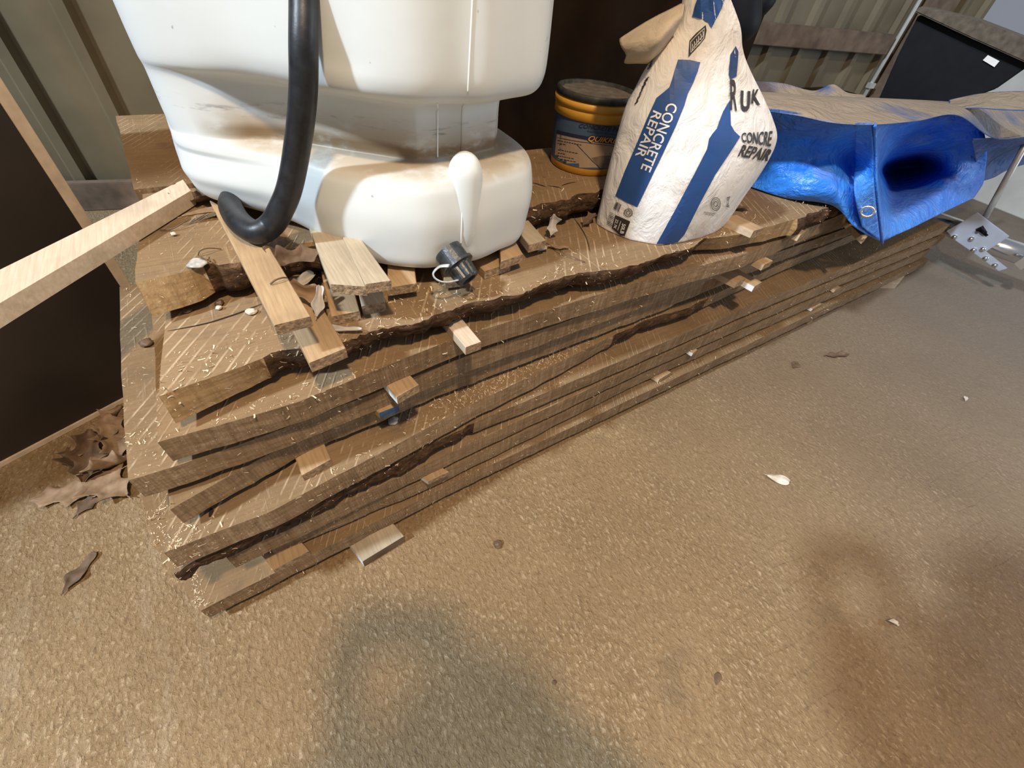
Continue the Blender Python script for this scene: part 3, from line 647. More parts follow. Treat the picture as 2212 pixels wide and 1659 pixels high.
# paper label wrapped round the pail
bm = bmesh.new(); Rw = []
for k in range(65):
    a = 2 * math.pi * k / 64; Rw.append([pc + Vector((math.cos(a) * (R0 + .0018 + .005 * h / .1), math.sin(a) * (R0 + .0018 + .005 * h / .1), .018 + h)) for h in (0, .03, .06, .097)])
grid(bm, Rw); lab = obj('paper_label', bm, M['lbl_blue'], pail); lab['label'] = 'blue and tan paper label'; lbv = bvh_of(lab)
decal(poly2([(1203, 290), (1240, 298), (1280, 306), (1330, 313), (1376, 317), (1372, 382), (1340, 379), (1300, 374), (1240, 363), (1197, 351)]), lbv, .0004, 'print', M['lbl_tan'], lab, 9)
decal(line2([(1203, 284), (1240, 293), (1285, 301), (1330, 308), (1376, 312)], 7), lbv, .0006, 'print', M['lbl_navy'], lab, 9)
decal(line2([(1205, 243), (1240, 252), (1290, 260), (1340, 265), (1378, 267)], 1.3), lbv, .0006, 'print', M['lbl_navy'], lab, 9)
decal(line2([(1204, 297), (1240, 304), (1280, 310), (1320, 315), (1370, 320)], 1.1), lbv, .0008, 'print', M['lbl_navy'], lab, 9)
decal(poly2([(1277, 341), (1300, 336), (1345, 336), (1350, 375), (1302, 370), (1290, 356)]), lbv, .0006, 'print', M['lbl_grey'], lab, 9)
decal(line2([(1246, 312), (1262, 329), (1280, 348), (1303, 370)], 1.3), lbv, .0008, 'print', M['lbl_navy'], lab, 9)
decal(text2('CONCRETE PATCHER', [(1250, 276), (1380, 291), (1381, 279), (1252, 267)], .02, .25), lbv, .0008, 'lettering', M['lbl_navy'], lab, 9)
decal(text2('Vinyl', [(1307, 270), (1327, 273), (1328, 266), (1308, 263)], 0, .4), lbv, .0008, 'lettering', M['lbl_navy'], lab, 9)
decal(text2('Reparador de concreto', [(1267, 286), (1345, 296), (1345, 290), (1268, 281)], 0, .3), lbv, .0008, 'lettering', M['lbl_navy'], lab, 9)
decal(text2('QUIKRETE', [(1266.5, 307.5), (1353, 316), (1356, 300), (1271, 291)], .055, .3), lbv, .0010, 'lettering', M['lbl_navy'], lab, 9)
decal(text2('QUIKRETE', [(1269, 306), (1352, 314.5), (1354, 301.5), (1273, 292.5)], .015, .3), lbv, .0014, 'lettering', M['lbl_orange'], lab, 9)
for k, (u0, v0, L) in enumerate([(1205, 303, 52), (1205, 309, 12), (1206, 323, 38), (1206, 330, 16), (1205, 336, 34), (1205, 342, 36), (1204, 348, 14), (1204, 354, 20)]):
    x = u0; random.seed(k)
    while x < u0 + L:
        ww = random.uniform(2.5, 6); decal(line2([(x, v0 + (x - u0) * .2), (x + ww, v0 + (x + ww - u0) * .2)], 1.5), lbv, .0008, 'print', M['lbl_navy'], lab, 9); x += ww + 1.5

# ------------------------------------------------------------------ paper bag
AZ = math.radians(71.1); FB = .897; nB = Vector((math.cos(AZ), math.sin(AZ), 0))
rowsB = [((1290, 484), (1560, 480), .107), ((1291, 478), (1566, 474), .112), ((1301, 440), (1597, 425), .118), ((1317, 370), (1642, 358), .118), ((1335, 300), (1672, 296), .108), ((1352, 240), (1664, 250), .096), ((1376, 190), (1644, 205), .078),
         ((1402, 140), (1622, 160), .062), ((1434, 95), (1602, 115), .048), ((1462, 50), (1594, 62), .036), ((1474, 0), (1574, 0), .028), ((1482, -60), (1560, -70), .018), ((1490, -100), (1550, -105), .006)]
Ls = catmull([PF(*r[0], FB, AZ) for r in rowsB], 8); Rs = catmull([PF(*r[1], FB, AZ) for r in rowsB], 8); Ds = catmull([Vector((r[2], 0, 0)) for r in rowsB], 8)
fa = [-1, -.93, -.72, -.38, -.05, .3, .65, .92, 1]; fd = [0, .30, .74, 1, .90, .72, .48, .22, 0]
bm = bmesh.new(); G = []; na = 72; nk = len(Ls)
for k in range(nk):
    row = []; t_ = k / (nk - 1)
    for i in range(na):
        th = 2 * math.pi * i / na; a = -math.cos(th); front = i <= na / 2
        if front: sh = interp(fa, fd, a); sh = sh * (1 - t_) + math.sqrt(max(0, 1 - a * a)) * t_
        else: sh = -math.sqrt(max(0, 1 - a * a)) * .75
        p = Ls[k].lerp(Rs[k], (a + 1) / 2) - nB * Ds[k].x * sh
        amp = .0025 + .010 * max(0, t_ - .38)
        dd = amp * fbm((p.x * 9, p.y * 9, p.z * 5), 1, 4) + amp * .9 * abs(noise.noise(Vector((a * 5, t_ * 9, 4)))) 
        # pleats gathering towards the tied neck
        dd += .006 * max(0, t_ - .45) * math.sin(a * 14 + 3 * t_)
        if k > 1: p = p - nB * dd
        row.append(bm.verts.new(p))
    G.append(row)
for A, B_ in zip(G, G[1:]):
    for i in range(na): bm.faces.new((A[i], A[(i + 1) % na], B_[(i + 1) % na], B_[i])).smooth = True
bm.faces.new(G[0][::-1]); bm.faces.new(G[-1]); bmesh.ops.recalc_face_normals(bm, faces=bm.faces)
bagt = empty('paper_bag', (.90, .64, Z['T1']), 'white and blue paper bag of concrete repair standing crumpled on the top slab', 'bag')
bb = obj('bag_body', bm, M['paper'], bagt, True); bbv = bvh_of(bb)
def bagp(pts_, mat, off=.0012, nm='print'): return decal(poly2(pts_), bbv, off, nm, M[mat], bagt, 9)
bagp([(1465, 129), (1490, 130), (1512, 135), (1506, 156), (1497, 180), (1485, 204), (1478, 228), (1460, 272), (1430, 336), (1404, 391), (1377, 447), (1352, 436), (1330, 423), (1350, 370), (1380, 300), (1398, 256), (1418, 212), (1432, 201), (1446, 189), (1452, 172), (1457, 153)], 'ink_blue')
bagp([(1576, 216), (1561, 241), (1553, 262), (1548, 277), (1538, 289), (1531, 300), (1527, 321), (1500, 374), (1462, 446), (1418, 526), (1440, 527), (1463, 523), (1478, 506), (1510, 442), (1544, 378), (1570, 339), (1585, 316), (1598, 295), (1586, 284), (1578, 270), (1577, 250)], 'ink_blue')
bagp([(1509, -8), (1566, -8), (1560, 14), (1553, 29), (1544, 46), (1536, 61), (1530, 49), (1513, 40), (1495, 35), (1502, 14)], 'ink_blue')
bagp([(1588, 100), (1594, 112), (1592, 140), (1590, 165), (1576, 172), (1573, 160), (1575, 140), (1577, 118)], 'ink_navy')
bagp([(1524, 54), (1526, 66), (1522, 83), (1505, 104), (1487, 124), (1488, 106), (1489, 88), (1506, 70)], 'ink_black')
decal(line2([(1492, 113), (1492, 92), (1508, 74), (1521, 61)], 1.2), bbv, .0018, 'print', M['paper'], bagt, 9)
decal(line2([(1521, 63), (1519, 82), (1504, 101), (1492, 114)], 1.2), bbv, .0018, 'print', M['paper'], bagt, 9)
decal(text2('SAKRETE', [(1494, 112), (1521, 76), (1519, 66), (1492, 98)], .0, 0), bbv, .0018, 'lettering', M['paper'], bagt, 9) if False else None
for k in range(6):
    u = 1495 + k * 4.2; v = 104 - k * 5.6; decal(line2([(u, v + 5), (u + 2, v - 1), (u + 1, v - 8)], 1.5), bbv, .0018, 'print', M['paper'], bagt, 9)
decal(text2('CONCRETE', [(1443, 221), (1384, 364), (1405, 373), (1465, 228)], .012, 0), bbv, .0020, 'lettering', M['ink_white'], bagt, 9)
decal(text2('REPAIR', [(1412, 238), (1372.5, 336), (1391, 343), (1430, 246)], .012, 0), bbv, .0020, 'lettering', M['ink_white'], bagt, 9)
decal(text2('REPAIR', [(1592, 337), (1656, 348), (1668, 323), (1601, 312)], .03, .15), bbv, .0020, 'lettering', M['ink_black'], bagt, 9)
decal(text2('CONCRE', [(1601, 306), (1664, 317), (1667, 283), (1599, 287)], .02, .1), bbv, .0020, 'lettering', M['ink_black'], bagt, 9)
decal(text2('R', [(1576, 238), (1590, 240), (1592, 172), (1575, 172)], .02, 0), bbv, .0022, 'lettering', M['ink_black'], bagt, 9)
decal(text2('U', [(1597, 240), (1617, 243), (1619, 198), (1598, 196)], .05, 0), bbv, .0022, 'lettering', M['ink_black'], bagt, 9)
decal(text2('I', [(1622, 214), (1626, 214), (1627, 204), (1622, 204)], .05, 0), bbv, .0022, 'lettering', M['ink_black'], bagt, 9)
decal(text2('K', [(1620, 224), (1640, 228), (1638, 194), (1624, 194)], .03, 0), bbv, .0022, 'lettering', M['ink_black'], bagt, 9)
bagp([(1330, 464), (1362, 478), (1348, 515), (1336, 505), (1322, 492)], 'ink_black', .0014)
decal(text2('50LB', [(1345, 482), (1340, 503), (1348, 505), (1353, 484)], .02), bbv, .0022, 'lettering', M['ink_white'], bagt, 9)
decal(text2('22.7K', [(1331, 472), (1326, 492), (1331, 495), (1337, 475)], .01), bbv, .0022, 'lettering', M['ink_white'], bagt, 9)
decal(line2([(1342, 477), (1335, 497)], 1.0), bbv, .0022, 'print', M['ink_white'], bagt, 9)
random.seed(3)
for k in range(9):      # bar codes
    u = 1316 + k * 1.4; v = 458 + k * .6 + k * 2.6; decal(line2([(1318 - k * .8, 458 + k * 3.2), (1329 - k * .8, 463 + k * 3.4)], random.choice((.8, 1.4))), bbv, .0018, 'barcode', M['ink_black'], bagt, 9)
for k in range(8):
    decal(line2([(1332 + k * 1.5, 435 + k * .9), (1326 + k * 1.5, 450 + k * .9)], random.choice((.7, 1.3))), bbv, .0018, 'barcode', M['ink_black'], bagt, 9)
for k in range(7):
    decal(line2([(1566 + k * .9 + 3, 428 + k * 3.4 - 2), (1576 + k * .2 - k * 1.5, 425 + k * 3.2)], 1.6), bbv, .0018, 'barcode', M['ink_black'], bagt, 9)
for cx_, cy_, rx, ry in ((1358, 459, 9, 8.5), (1545, 440, 10, 14)):
    for sc_, w_ in ((1, 1.2), (.72, .8), (.4, 1.3)):
        decal(line2([(cx_ + rx * sc_ * math.cos(a * math.pi / 9), cy_ + ry * sc_ * math.sin(a * math.pi / 9)) for a in range(19)], w_), bbv, .0018, 'emblem', M['ink_black'], bagt, 9)
decal(text2('PROFESSIONAL', [(1519, 459), (1544, 463), (1545, 460), (1520, 456)], 0), bbv, .0018, 'lettering', M['ink_black'], bagt, 9)
decal(text2('DE ALTA', [(1522, 463), (1540, 466), (1541, 463), (1523, 460)], 0), bbv, .0018, 'lettering', M['ink_black'], bagt, 9)
# small print slanting down the left gusset edge
for (u0, v0, u1, v1, n_) in ((1433, 72, 1402, 150, 16), (1398, 170, 1374, 225, 12)):
    for k in range(n_):
        a = k / n_; u = u0 + (u1 - u0) * a; v = v0 + (v1 - v0) * a; ln = random.uniform(4, 11)
        decal(line2([(u - ln * .4, v + ln * .5), (u + ln * .4, v - ln * .3)], random.uniform(1, 2.4)), bbv, .0018, 'lettering', M['ink_black'], bagt, 9)
# the torn flap folded over to the left, and the brown lining fold at the right
fl = surf([[PF(1478, 5, .90, AZ), PF(1440, 25, .90, AZ), PF(1390, 52, .91, AZ), PF(1338, 84, .93, AZ)],
           [PF(1474, 30, .87, AZ), PF(1440, 52, .86, AZ), PF(1395, 80, .87, AZ), PF(1340, 98, .91, AZ)],
           [PF(1462, 60, .88, AZ), PF(1430, 85, .85, AZ), PF(1400, 108, .86, AZ), PF(1352, 118, .90, AZ)],
           [PF(1440, 95, .89, AZ), PF(1420, 115, .88, AZ), PF(1395, 130, .88, AZ), PF(1348, 135, .91, AZ)],
           [PF(1425, 120, .90, AZ), PF(1405, 135, .90, AZ), PF(1392, 137, .90, AZ), PF(1372, 136, .92, AZ)]], 6, 6)
bm = bmesh.new(); grid(bm, [[p + nB * .004 * fbm(p * 14, 1, 3) for p in r] for r in fl]); o = obj('torn_flap', bm, M['kraft'], bagt); solid(o, .0016); o['label'] = 'greyish torn flap folded out to the left'

# ------------------------------------------------------------------ blue tarpaulins
tarp = empty('tarpaulin', P(1800, 430, Z['T1']), 'bright blue tarpaulin bundle with a gaping mouth hanging over the stack edge', 'tarp')
def cloth(name, ctrl_, mat, par, amp=.008, fr=5, n=10, m=10, label=None):
    S = surf(ctrl_, n, m); bm = bmesh.new(); Gd = []
    for i, r in enumerate(S):
        row = []
        for j, p in enumerate(r):
            e = min(1, min(i, len(S) - 1 - i, j, len(r) - 1 - j) / 3)
            rd = 1 - abs(noise.noise(p * fr)) * 2
            row.append(p + (CAM - p).normalized() * amp * (.5 + e) * (fbm(p * fr, 1, 4) + .5 * rd * abs(rd)))
        Gd.append(row)
    grid(bm, Gd); o = obj(name, bm, M[mat], par, True); solid(o, .0012)
    if label: o['label'] = label
    return o
T_ = .583
cloth('cloth_side', [[P(1636, 236, .80), P(1720, 248, .80), P(1800, 264, .80), P(1845, 268, .80), P(1886, 268, .80)],
    [P(1630, 300, .715), P(1715, 322, .705), P(1795, 335, .70), PY(1842, 345, .58), PY(1887, 335, .52)],
    [P(1624, 360, .63), P(1708, 392, .63), P(1790, 405, .64), PY(1840, 420, .51), PY(1891, 420, .49)],
    [P(1616, 402, T_), P(1698, 428, T_), P(1798, 444, T_ + .004), PY(1848, 492, .475), PY(1904, 523, .468)]], 'tarp', tarp, .012, 7)
def PC(u, v, y):
    p = PY(u, v, y)
    if p.z > .42 or y < .52: return p
    q = P(u, v, .42)
    return q if q.y > .56 else PY(u, v, .52)
cloth('cloth_mouth', [[P(1886, 268, .80), PC(1925, 264, .57), PC(1990, 252, .61), PC(2058, 234, .62), PC(2112, 244, .58)],
    [PC(1887, 318, .54), PC(1925, 300, .66), PC(1990, 288, .68), PC(2060, 285, .62), PC(2128, 295, .55)],
    [PC(1888, 345, .52), PC(1920, 336, .72), PC(1985, 325, .70), PC(2050, 330, .63), PC(2132, 335, .54)],
    [PC(1889, 372, .51), PC(1915, 366, .98), PC(1980, 356, .98), PC(2050, 368, .60), PC(2128, 370, .53)],
    [PC(1892, 400, .50), PC(1920, 400, .92), PC(1965, 390, .80), PC(2045, 395, .56), PC(2124, 395, .515)],
    [PC(1897, 460, .482), PC(1925, 455, .55), PC(1975, 440, .55), PC(2045, 420, .53), PC(2114, 412, .503)],
    [PC(1904, 523, .468), PC(1935, 508, .472), PC(1975, 490, .478), PC(2035, 460, .485), PC(2104, 427, .495)]], 'tarp', tarp, .011, 7, label='folded blue mouth with a dark hollow')
bm = bmesh.new(); hem = catmull([P(1886, 268, .80), PY(1887, 335, .52), PY(1891, 420, .49), PY(1904, 523, .468)], 8); tube(bm, [p + Vector((-.004, -.006, 0)) for p in hem], .004, 8); obj('hem', bm, M['tarp'], tarp, True)
hs = surf([[P(1848, 266, .802), P(1884, 266, .802)], [PY(1846, 345, .565), PY(1886, 335, .512)], [PY(1846, 420, .495), PY(1890, 420, .482)], [PY(1862, 490, .470), PY(1901, 520, .463)]], 10, 6)
bm = bmesh.new(); grid(bm, [[p + (CAM - p).normalized() * (.010 + .004 * noise.noise(p * 9)) for p in r] for r in hs]); o = obj('hem', bm, M['tarp'], tarp, True); solid(o, .0014)
gp = PY(1874, 457, .462); bm = bmesh.new(); gq = (CAM - gp).normalized().to_track_quat('Z', 'Y').to_matrix()
tube(bm, [gp + gq @ Vector((.0165 * math.cos(a * math.pi / 12), .0135 * math.sin(a * math.pi / 12), .003)) for a in range(25)], .0042, 8, cap=False); o = obj('grommet', bm, M['alu'], tarp, True)
old = empty('tarpaulin', P(2000, 230, .80), 'dusty blue tarpaulin spread flat over the pile behind the bright bundle', 'tarp')
cloth('cloth_top', [[P(1600, 232, .80), P(1720, 250, .80), P(1800, 266, .80), P(1888, 270, .80), P(1980, 262, .79), P(2070, 250, .78), P(2150, 300, .70), P(2240, 292, .70)],
    [P(1610, 222, .805), P(1725, 232, .81), P(1810, 244, .80), P(1890, 244, .80), P(1985, 240, .79), P(2080, 236, .78), P(2155, 262, .73), P(2250, 258, .72)],
    [P(1620, 196, .80), P(1735, 206, .80), P(1820, 210, .80), P(1895, 213, .80), P(1990, 217, .78), P(2090, 222, .765), P(2160, 224, .76), P(2250, 226, .75)],
    [P(1620, 200, .72), P(1735, 210, .72), P(1820, 213, .72), P(1895, 216, .72), P(1990, 220, .72), P(2090, 224, .72), P(2160, 226, .72), P(2250, 228, .72)]], 'tarp_old', old, .006, 3)
cloth('cloth_side', [[P(2100, 300, .70), P(2140, 298, .70), P(2180, 296, .70), P(2240, 286, .70)], [PY(2110, 360, .56), PY(2145, 352, .58), PY(2185, 336, .57), PY(2240, 322, .56)], [PY(2118, 392, .55), PY(2146, 384, .55), PY(2180, 366, .55), PY(2240, 347, .54)]], 'tarp_old', old, .01, 6)
cloth('cloth_fold', [[PF(1610, 172, 2.05, .55), PF(1690, 180, 2.1, .55), PF(1755, 196, 2.1, .55), PF(1798, 182, 2.1, .55), PF(1830, 200, 2.1, .55), PF(1870, 205, 2.1, .55)],
    [PF(1610, 205, 2.0, .55), PF(1690, 205, 2.05, .55), PF(1755, 210, 2.05, .55), PF(1798, 206, 2.05, .55), PF(1830, 212, 2.05, .55), PF(1870, 218, 2.05, .55)],
    [PF(1610, 235, 1.95, .55), PF(1690, 232, 2.0, .55), PF(1755, 226, 2.0, .55), PF(1798, 226, 2.0, .55), PF(1830, 228, 2.0, .55), PF(1870, 232, 2.0, .55)]], 'tarp_old', old, .012, 6)
cloth('cloth_fold', [[PF(2050, 216, 2.45, .24), PF(2110, 203, 2.5, .24), PF(2170, 198, 2.5, .24), PF(2250, 197, 2.5, .24)], [PF(2050, 236, 2.35, .24), PF(2110, 234, 2.35, .24), PF(2170, 238, 2.35, .24), PF(2250, 240, 2.35, .24)]], 'tarp_old', old, .012, 6)
# the pile beneath the tarpaulin
bm = bmesh.new(); box(bm, (2.1, 1.12, .60), (.9, .16, .22), bev=.01); o = obj('covered_box', bm, M['cabinet']); setp(o, 'dark box hidden under the blue tarpaulins', 'box')

# black tote on the tarpaulin
def prism(px, f, az, depth, mat, name, par, bev=.004):
    bm = bmesh.new(); n_ = Vector((math.cos(az), math.sin(az), 0)); a = [bm.verts.new(PF(u, v, f, az)) for u, v in px]; b = [bm.verts.new(x.co + n_ * depth) for x in a]
    bm.faces.new(a); bm.faces.new(b[::-1])
    for i in range(len(a)): bm.faces.new((a[i], b[i], b[(i + 1) % len(a)], a[(i + 1) % len(a)]))
    bmesh.ops.recalc_face_normals(bm, faces=bm.faces)
    if bev: bmesh.ops.bevel(bm, geom=bm.edges[:], offset=bev, segments=2, affect='EDGES')
    return obj(name, bm, M[mat], par)
tote = empty('storage_tote', PF(2050, 222, 2.9, .27), 'black plastic storage tote with a dusty lid and a small white sticker', 'tote')
prism([(1984, 32), (2212, 132), (2226, 140), (2152, 192), (2062, 224), (1898, 214), (1940, 118)], 2.9, .27, .40, 'black', 'tub', tote)
prism([(1976, 26), (1988, 13), (2110, 42), (2240, 92), (2240, 150), (2212, 134), (2100, 84)], 2.86, .27, .46, 'dust', 'lid', tote)
o = prism([(2123, 130), (2134, 119), (2159, 132), (2148, 145)], 2.893, .27, .006, 'lit_side_and_label', 'sticker', tote, 0); o['label'] = 'small white sticker'

# dark cabinet behind the tank and the pail, and dark rolls beside the bag
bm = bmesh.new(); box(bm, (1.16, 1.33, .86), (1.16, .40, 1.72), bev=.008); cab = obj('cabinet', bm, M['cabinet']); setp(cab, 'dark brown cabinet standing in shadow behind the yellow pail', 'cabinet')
def roll(name, uvf, r, label):
    bm = bmesh.new(); pp = catmull([PF(u, v, f, .6) for u, v, f in uvf], 8); tube(bm, pp, lambda t: r * math.sqrt(max(.02, 1 - max(0, (t - .75) / .25) ** 2)), 20); o = obj(name, bm, M['black'], smooth=True); setp(o, label, 'roll', 'dark rounded shapes behind the bag'); return o
roll('dark_roll', [(1560, -120, 1.5), (1588, -40, 1.5), (1594, 30, 1.5), (1592, 98, 1.5)], .052, 'dark rounded shape hanging just right of the bag top')
roll('dark_roll', [(1560, -90, 1.75), (1600, -40, 1.7), (1632, 0, 1.7), (1650, 34, 1.7)], .045, 'smaller dark rounded shape beside the ribbed wall')

# ladder foot at the far right
lad = empty('ladder', PF(2100, 540, 3.1, .12), 'aluminium ladder foot with riveted grey plate at the right edge', 'ladder')
bm = bmesh.new(); tube(bm, [PF(1975, 462, 3.3, .12), PF(2060, 492, 3.22, .12), PF(2150, 530, 3.2, .12), PF(2270, 570, 3.2, .12)], .045, 20); obj('round_rail', bm, M['alu'], lad, True)
prism([(2110, 459), (2180, 511), (2157, 526), (2129, 544), (2176, 580), (2157, 586), (2100, 545), (2058, 516), (2044, 499), (2078, 480)], 3.1, .12, .012, 'plate', 'plate', lad, .002)
for u, v in ((2062, 512), (2098, 516), (2103, 540), (2123, 538), (2129, 558), (2149, 573)):
    bm = bmesh.new(); bmesh.ops.create_uvsphere(bm, u_segments=12, v_segments=8, radius=.012, matrix=Matrix.Translation(PF(u, v, 3.097, .12))); obj('rivet', bm, M['alu'], lad, True)
prism([(2107, 495), (2118, 490), (2135, 508), (2130, 511)], 3.096, .12, .004, 'black', 'slot', lad, 0)
bm = bmesh.new(); tube(bm, [PF(2112, 497, 3.08, .12), PF(2120, 490, 3.06, .12), PF(2128, 503, 3.08, .12)], .008, 8); obj('spring_clip', bm, M['black'], lad, True)
prism([(2190, 570), (2212, 556), (2230, 566), (2205, 584)], 3.1, .12, .03, 'alu', 'foot_pad', lad, .002)

# ------------------------------------------------------------------ leaves, scraps, shavings
def leaf_bm(L, W, lobes, curl, seed, pos, yaw, pitch=0, rollr=0):
    rnd = random.Random(seed); bm = bmesh.new(); rows = []; n = 22
    Rm = Matrix.Translation(pos) @ Matrix.Rotation(yaw, 4, 'Z') @ Matrix.Rotation(pitch, 4, 'Y') @ Matrix.Rotation(rollr, 4, 'X')
    for i in range(n + 1):
        t = i / n; w_ = W * math.sin(math.pi * min(1, t * .96 + .02)) ** .7 * (.74 + .26 * math.cos(2 * math.pi * lobes * t + math.pi)) + .0006
        row = []
        for j in range(-3, 4):
            s = j / 3; x = L * (t - .5) + abs(s) * W * .12 * math.sin(2 * math.pi * lobes * t); y = w_ * s
            z = curl * (abs(s) ** 2 * w_ * (1 + .5 * math.sin(7 * t + seed)) + L * .35 * (t - .5) ** 2) + .12 * W * noise.noise(Vector((t * 6, s * 2, seed)))
            row.append(Rm @ Vector((x, y, z)))
        rows.append(row)
    grid(bm, rows); stem = [Rm @ Vector((-L * .5 - L * .02 * k, 0, .3 * curl * L * .2)) for k in range(5)]; tube(bm, stem, L * .008, 5)
    return bm
def leaf(name, label, pos, L, W, mat='leaf', lobes=3.5, curl=.6, seed=1, yaw=0, pitch=0, rollr=0, group=None):
    bm = leaf_bm(L, W, lobes, curl, seed, pos, yaw, pitch, rollr); zmin = min(v.co.z for v in bm.verts)
    bmesh.ops.translate(bm, verts=bm.verts, vec=Vector((0, 0, pos.z - zmin)))
    o = obj(name, bm, M[mat], smooth=True); solid(o, .0006); setp(o, label, 'leaf', group); return o
GL = 'oak leaves gathered at the left foot of the stack'
leaf('oak_leaf', 'large brown oak leaf lying flat, its tip pointing to the left edge', P(160, 1065, .004), .165, .045, 'leaf', 3, .15, 1, 2.9, group=GL)
leaf('oak_leaf', 'curled upright oak leaf with a pale edge against the dark panel', P(205, 1000, .01), .13, .042, 'leaf_dark', 3, 1.0, 2, 1.2, -.5, .5, GL)
leaf('oak_leaf', 'reddish oak leaf highest in the heap touching the board ends', P(240, 930, .03), .12, .04, 'leaf', 3.5, .7, 3, .6, -.3, -.4, GL)
leaf('oak_leaf', 'dark oak leaf behind the pale edged one, at the panel foot', P(170, 1000, .004), .13, .04, 'leaf_dark', 3, .5, 4, 1.9, .1, .3, GL)
leaf('oak_leaf', 'folded oak leaf half under the lower board ends', P(250, 1010, .015), .12, .04, 'leaf', 2.5, .9, 5, .2, .2, -.6, GL)
leaf('oak_leaf', 'thin shadowed oak leaf under the large flat leaf', P(215, 1065, .002), .12, .03, 'leaf_dark', 3, .2, 8, .8, group=GL)
leaf('oak_leaf', 'oak leaf tilted against the ends of the lower boards', P(262, 960, .02), .12, .045, 'leaf', 3, .6, 31, 1.5, -.6, .3, GL)
leaf('oak_leaf', 'pale tan oak leaf at the top of the heap by the pale board edge', P(215, 955, .035), .11, .04, 'leaf', 2.5, .8, 32, .1, -.2, .5, GL)
leaf('oak_leaf', 'broad oak leaf flat on the floor right under the jutting board', P(230, 1050, .01), .14, .06, 'leaf', 2.5, .3, 33, 2.2, 0, .1, GL)
leaf('dry_leaf', 'small brown leaf alone on the floor below the leaf heap', P(175, 1235, .002), .085, .018, 'leaf_dark', 1.5, .35, 6, .9)
leaf('dry_leaf', 'pale curved leaf scrap on the open floor at right', P(1677, 1035, .004), .062, .016, 'leaf_pale', .5, .9, 7, -.9, 0, .9)
leaf('dry_leaf', 'small dark leaf flake on the floor right of the stack', P(1718, 789, .002), .05, .016, 'leaf_dark', .8, .2, 9, .2)
leaf('dry_leaf', 'brown crumpled leaf on the floor near the right half of the stack', P(1808, 768, .003), .11, .018, 'leaf_dark', 2, .5, 10, -.4)
leaf('dry_leaf', 'grey triangular flake in the lower part of the floor', P(1550, 1466, .002), .024, .008, 'leaf_dark', .5, .1, 11, .4)
leaf('dry_leaf', 'pale and dark scrap on the floor at lower right', P(1927, 1345, .004), .028, .008, 'leaf_pale', .5, .9, 12, -.7, .3)
leaf('dry_leaf', 'tiny pale scrap on the floor near the right edge', P(2085, 862, .002), .03, .008, 'leaf_pale', .5, .6, 13, .3)
leaf('dry_leaf', 'bleached curled leaf between the hose and the wide weathered stick', P(650, 612, .61), .05, .010, 'leaf_grey', .5, 1.2, 14, .4, 0, .5)
leaf('dry_leaf', 'bleached twisted leaf standing beside the short stick end', P(690, 665, .60), .055, .010, 'leaf_grey', 1.5, 1.0, 15, 1.1, -.4, .4)
leaf('dry_leaf', 'long bleached leaf trailing over the slab bark', P(725, 715, .583), .08, .008, 'leaf_grey', 1.5, .8, 16, -.5)
leaf('dry_leaf', 'pale brown leaf lodged between the crossed sticks', P(660, 640, .605), .07, .018, 'leaf', 2, .9, 17, -.6, .2, .7)
leaf('dry_leaf', 'brown leaf deep in the gap below the tank edge', P(640, 565, .645), .08, .022, 'leaf_dark', 2, .8, 18, .2, 0, .4)
leaf('dry_leaf', 'crumpled brown leaf under the hose bend', P(600, 545, .648), .07, .02, 'leaf_dark', 2, .9, 22, 1.0, 0, .4)
leaf('dry_leaf', 'pointed tan leaf with a long stem left of the hose', P(455, 458, .652), .085, .014, 'leaf', .5, .4, 19, .25)
leaf('dry_leaf', 'dark leaf litter at the tank corner left of the hose', P(420, 432, .648), .09, .03, 'leaf_dark', 2.5, .7, 20, -.3)
leaf('dry_leaf', 'crumpled grey leaf standing on the slab left of the paper bag', P(1188, 505, .583), .045, .015, 'leaf_grey', 2, 1.3, 21, .9, -1.0, .3)
leaf('dry_leaf', 'brown leaf fragment at the left foot of the paper bag', P(1272, 482, .583), .05, .014, 'leaf_dark', 2, .9, 23, .3, -.3)
leaf('dry_leaf', 'dark leaf scraps on the slab right of the paper bag', P(1592, 452, .583), .07, .02, 'leaf_dark', 2.5, .5, 24, -.3)
leaf('dry_leaf', 'grey leaf under the stick that juts from the top slab', P(1172, 540, .583), .03, .009, 'leaf_grey', 1, .7, 25, .3)
leaf('dry_leaf', 'dry leaf with a long thin stem on the slab right of the tank', P(1205, 535, .583), .05, .008, 'leaf', 1, .4, 26, -.5)
def twig(label, pts_, r=.0012, mat='leaf_dark'):
    bm = bmesh.new(); tube(bm, catmull(pts_, 6), r, 6); o = obj('twig', bm, M[mat], smooth=True); setp(o, label, 'twig', 'thin twigs and stems'); return o
twig('thin curved stem on the long flat stick', [P(584, 614, .662), P(595, 605, .666), P(610, 600, .666), P(620, 600, .664)])
twig('thin hooked twig on the top slab at left', [P(428, 552, .644), P(432, 542, .65), P(450, 536, .65), P(478, 538, .644)], .0008)
twig('tiny bent twig beside the pale knot patch', [P(435, 556, .644), P(448, 561, .65), P(452, 556, .646)], .0010)
twig('long brown stem trailing right from the sticks across the slab', [P(1180, 525, .584), P(1215, 545, .588), P(1240, 556, .586), P(1264, 566, .583)], .0009)
twig('stem of the tan leaf curving across the top slab', [P(345, 497, .644), P(372, 494, .646), P(395, 482, .65), P(412, 472, .652)], .0009)
def pebble(label, p, r, mat, seed, squash=.6):
    bm = bmesh.new(); bmesh.ops.create_icosphere(bm, subdivisions=3, radius=r)
    for v in bm.verts: v.co = v.co * (1 + .35 * noise.noise(v.co / r * 1.3 + Vector((seed, 0, 0)))); v.co.z *= squash
    bmesh.ops.translate(bm, verts=bm.verts, vec=p); o = obj('dirt_crumb', bm, M[mat], smooth=True); o.location.z = p.z; setp(o, label, 'crumb'); return o
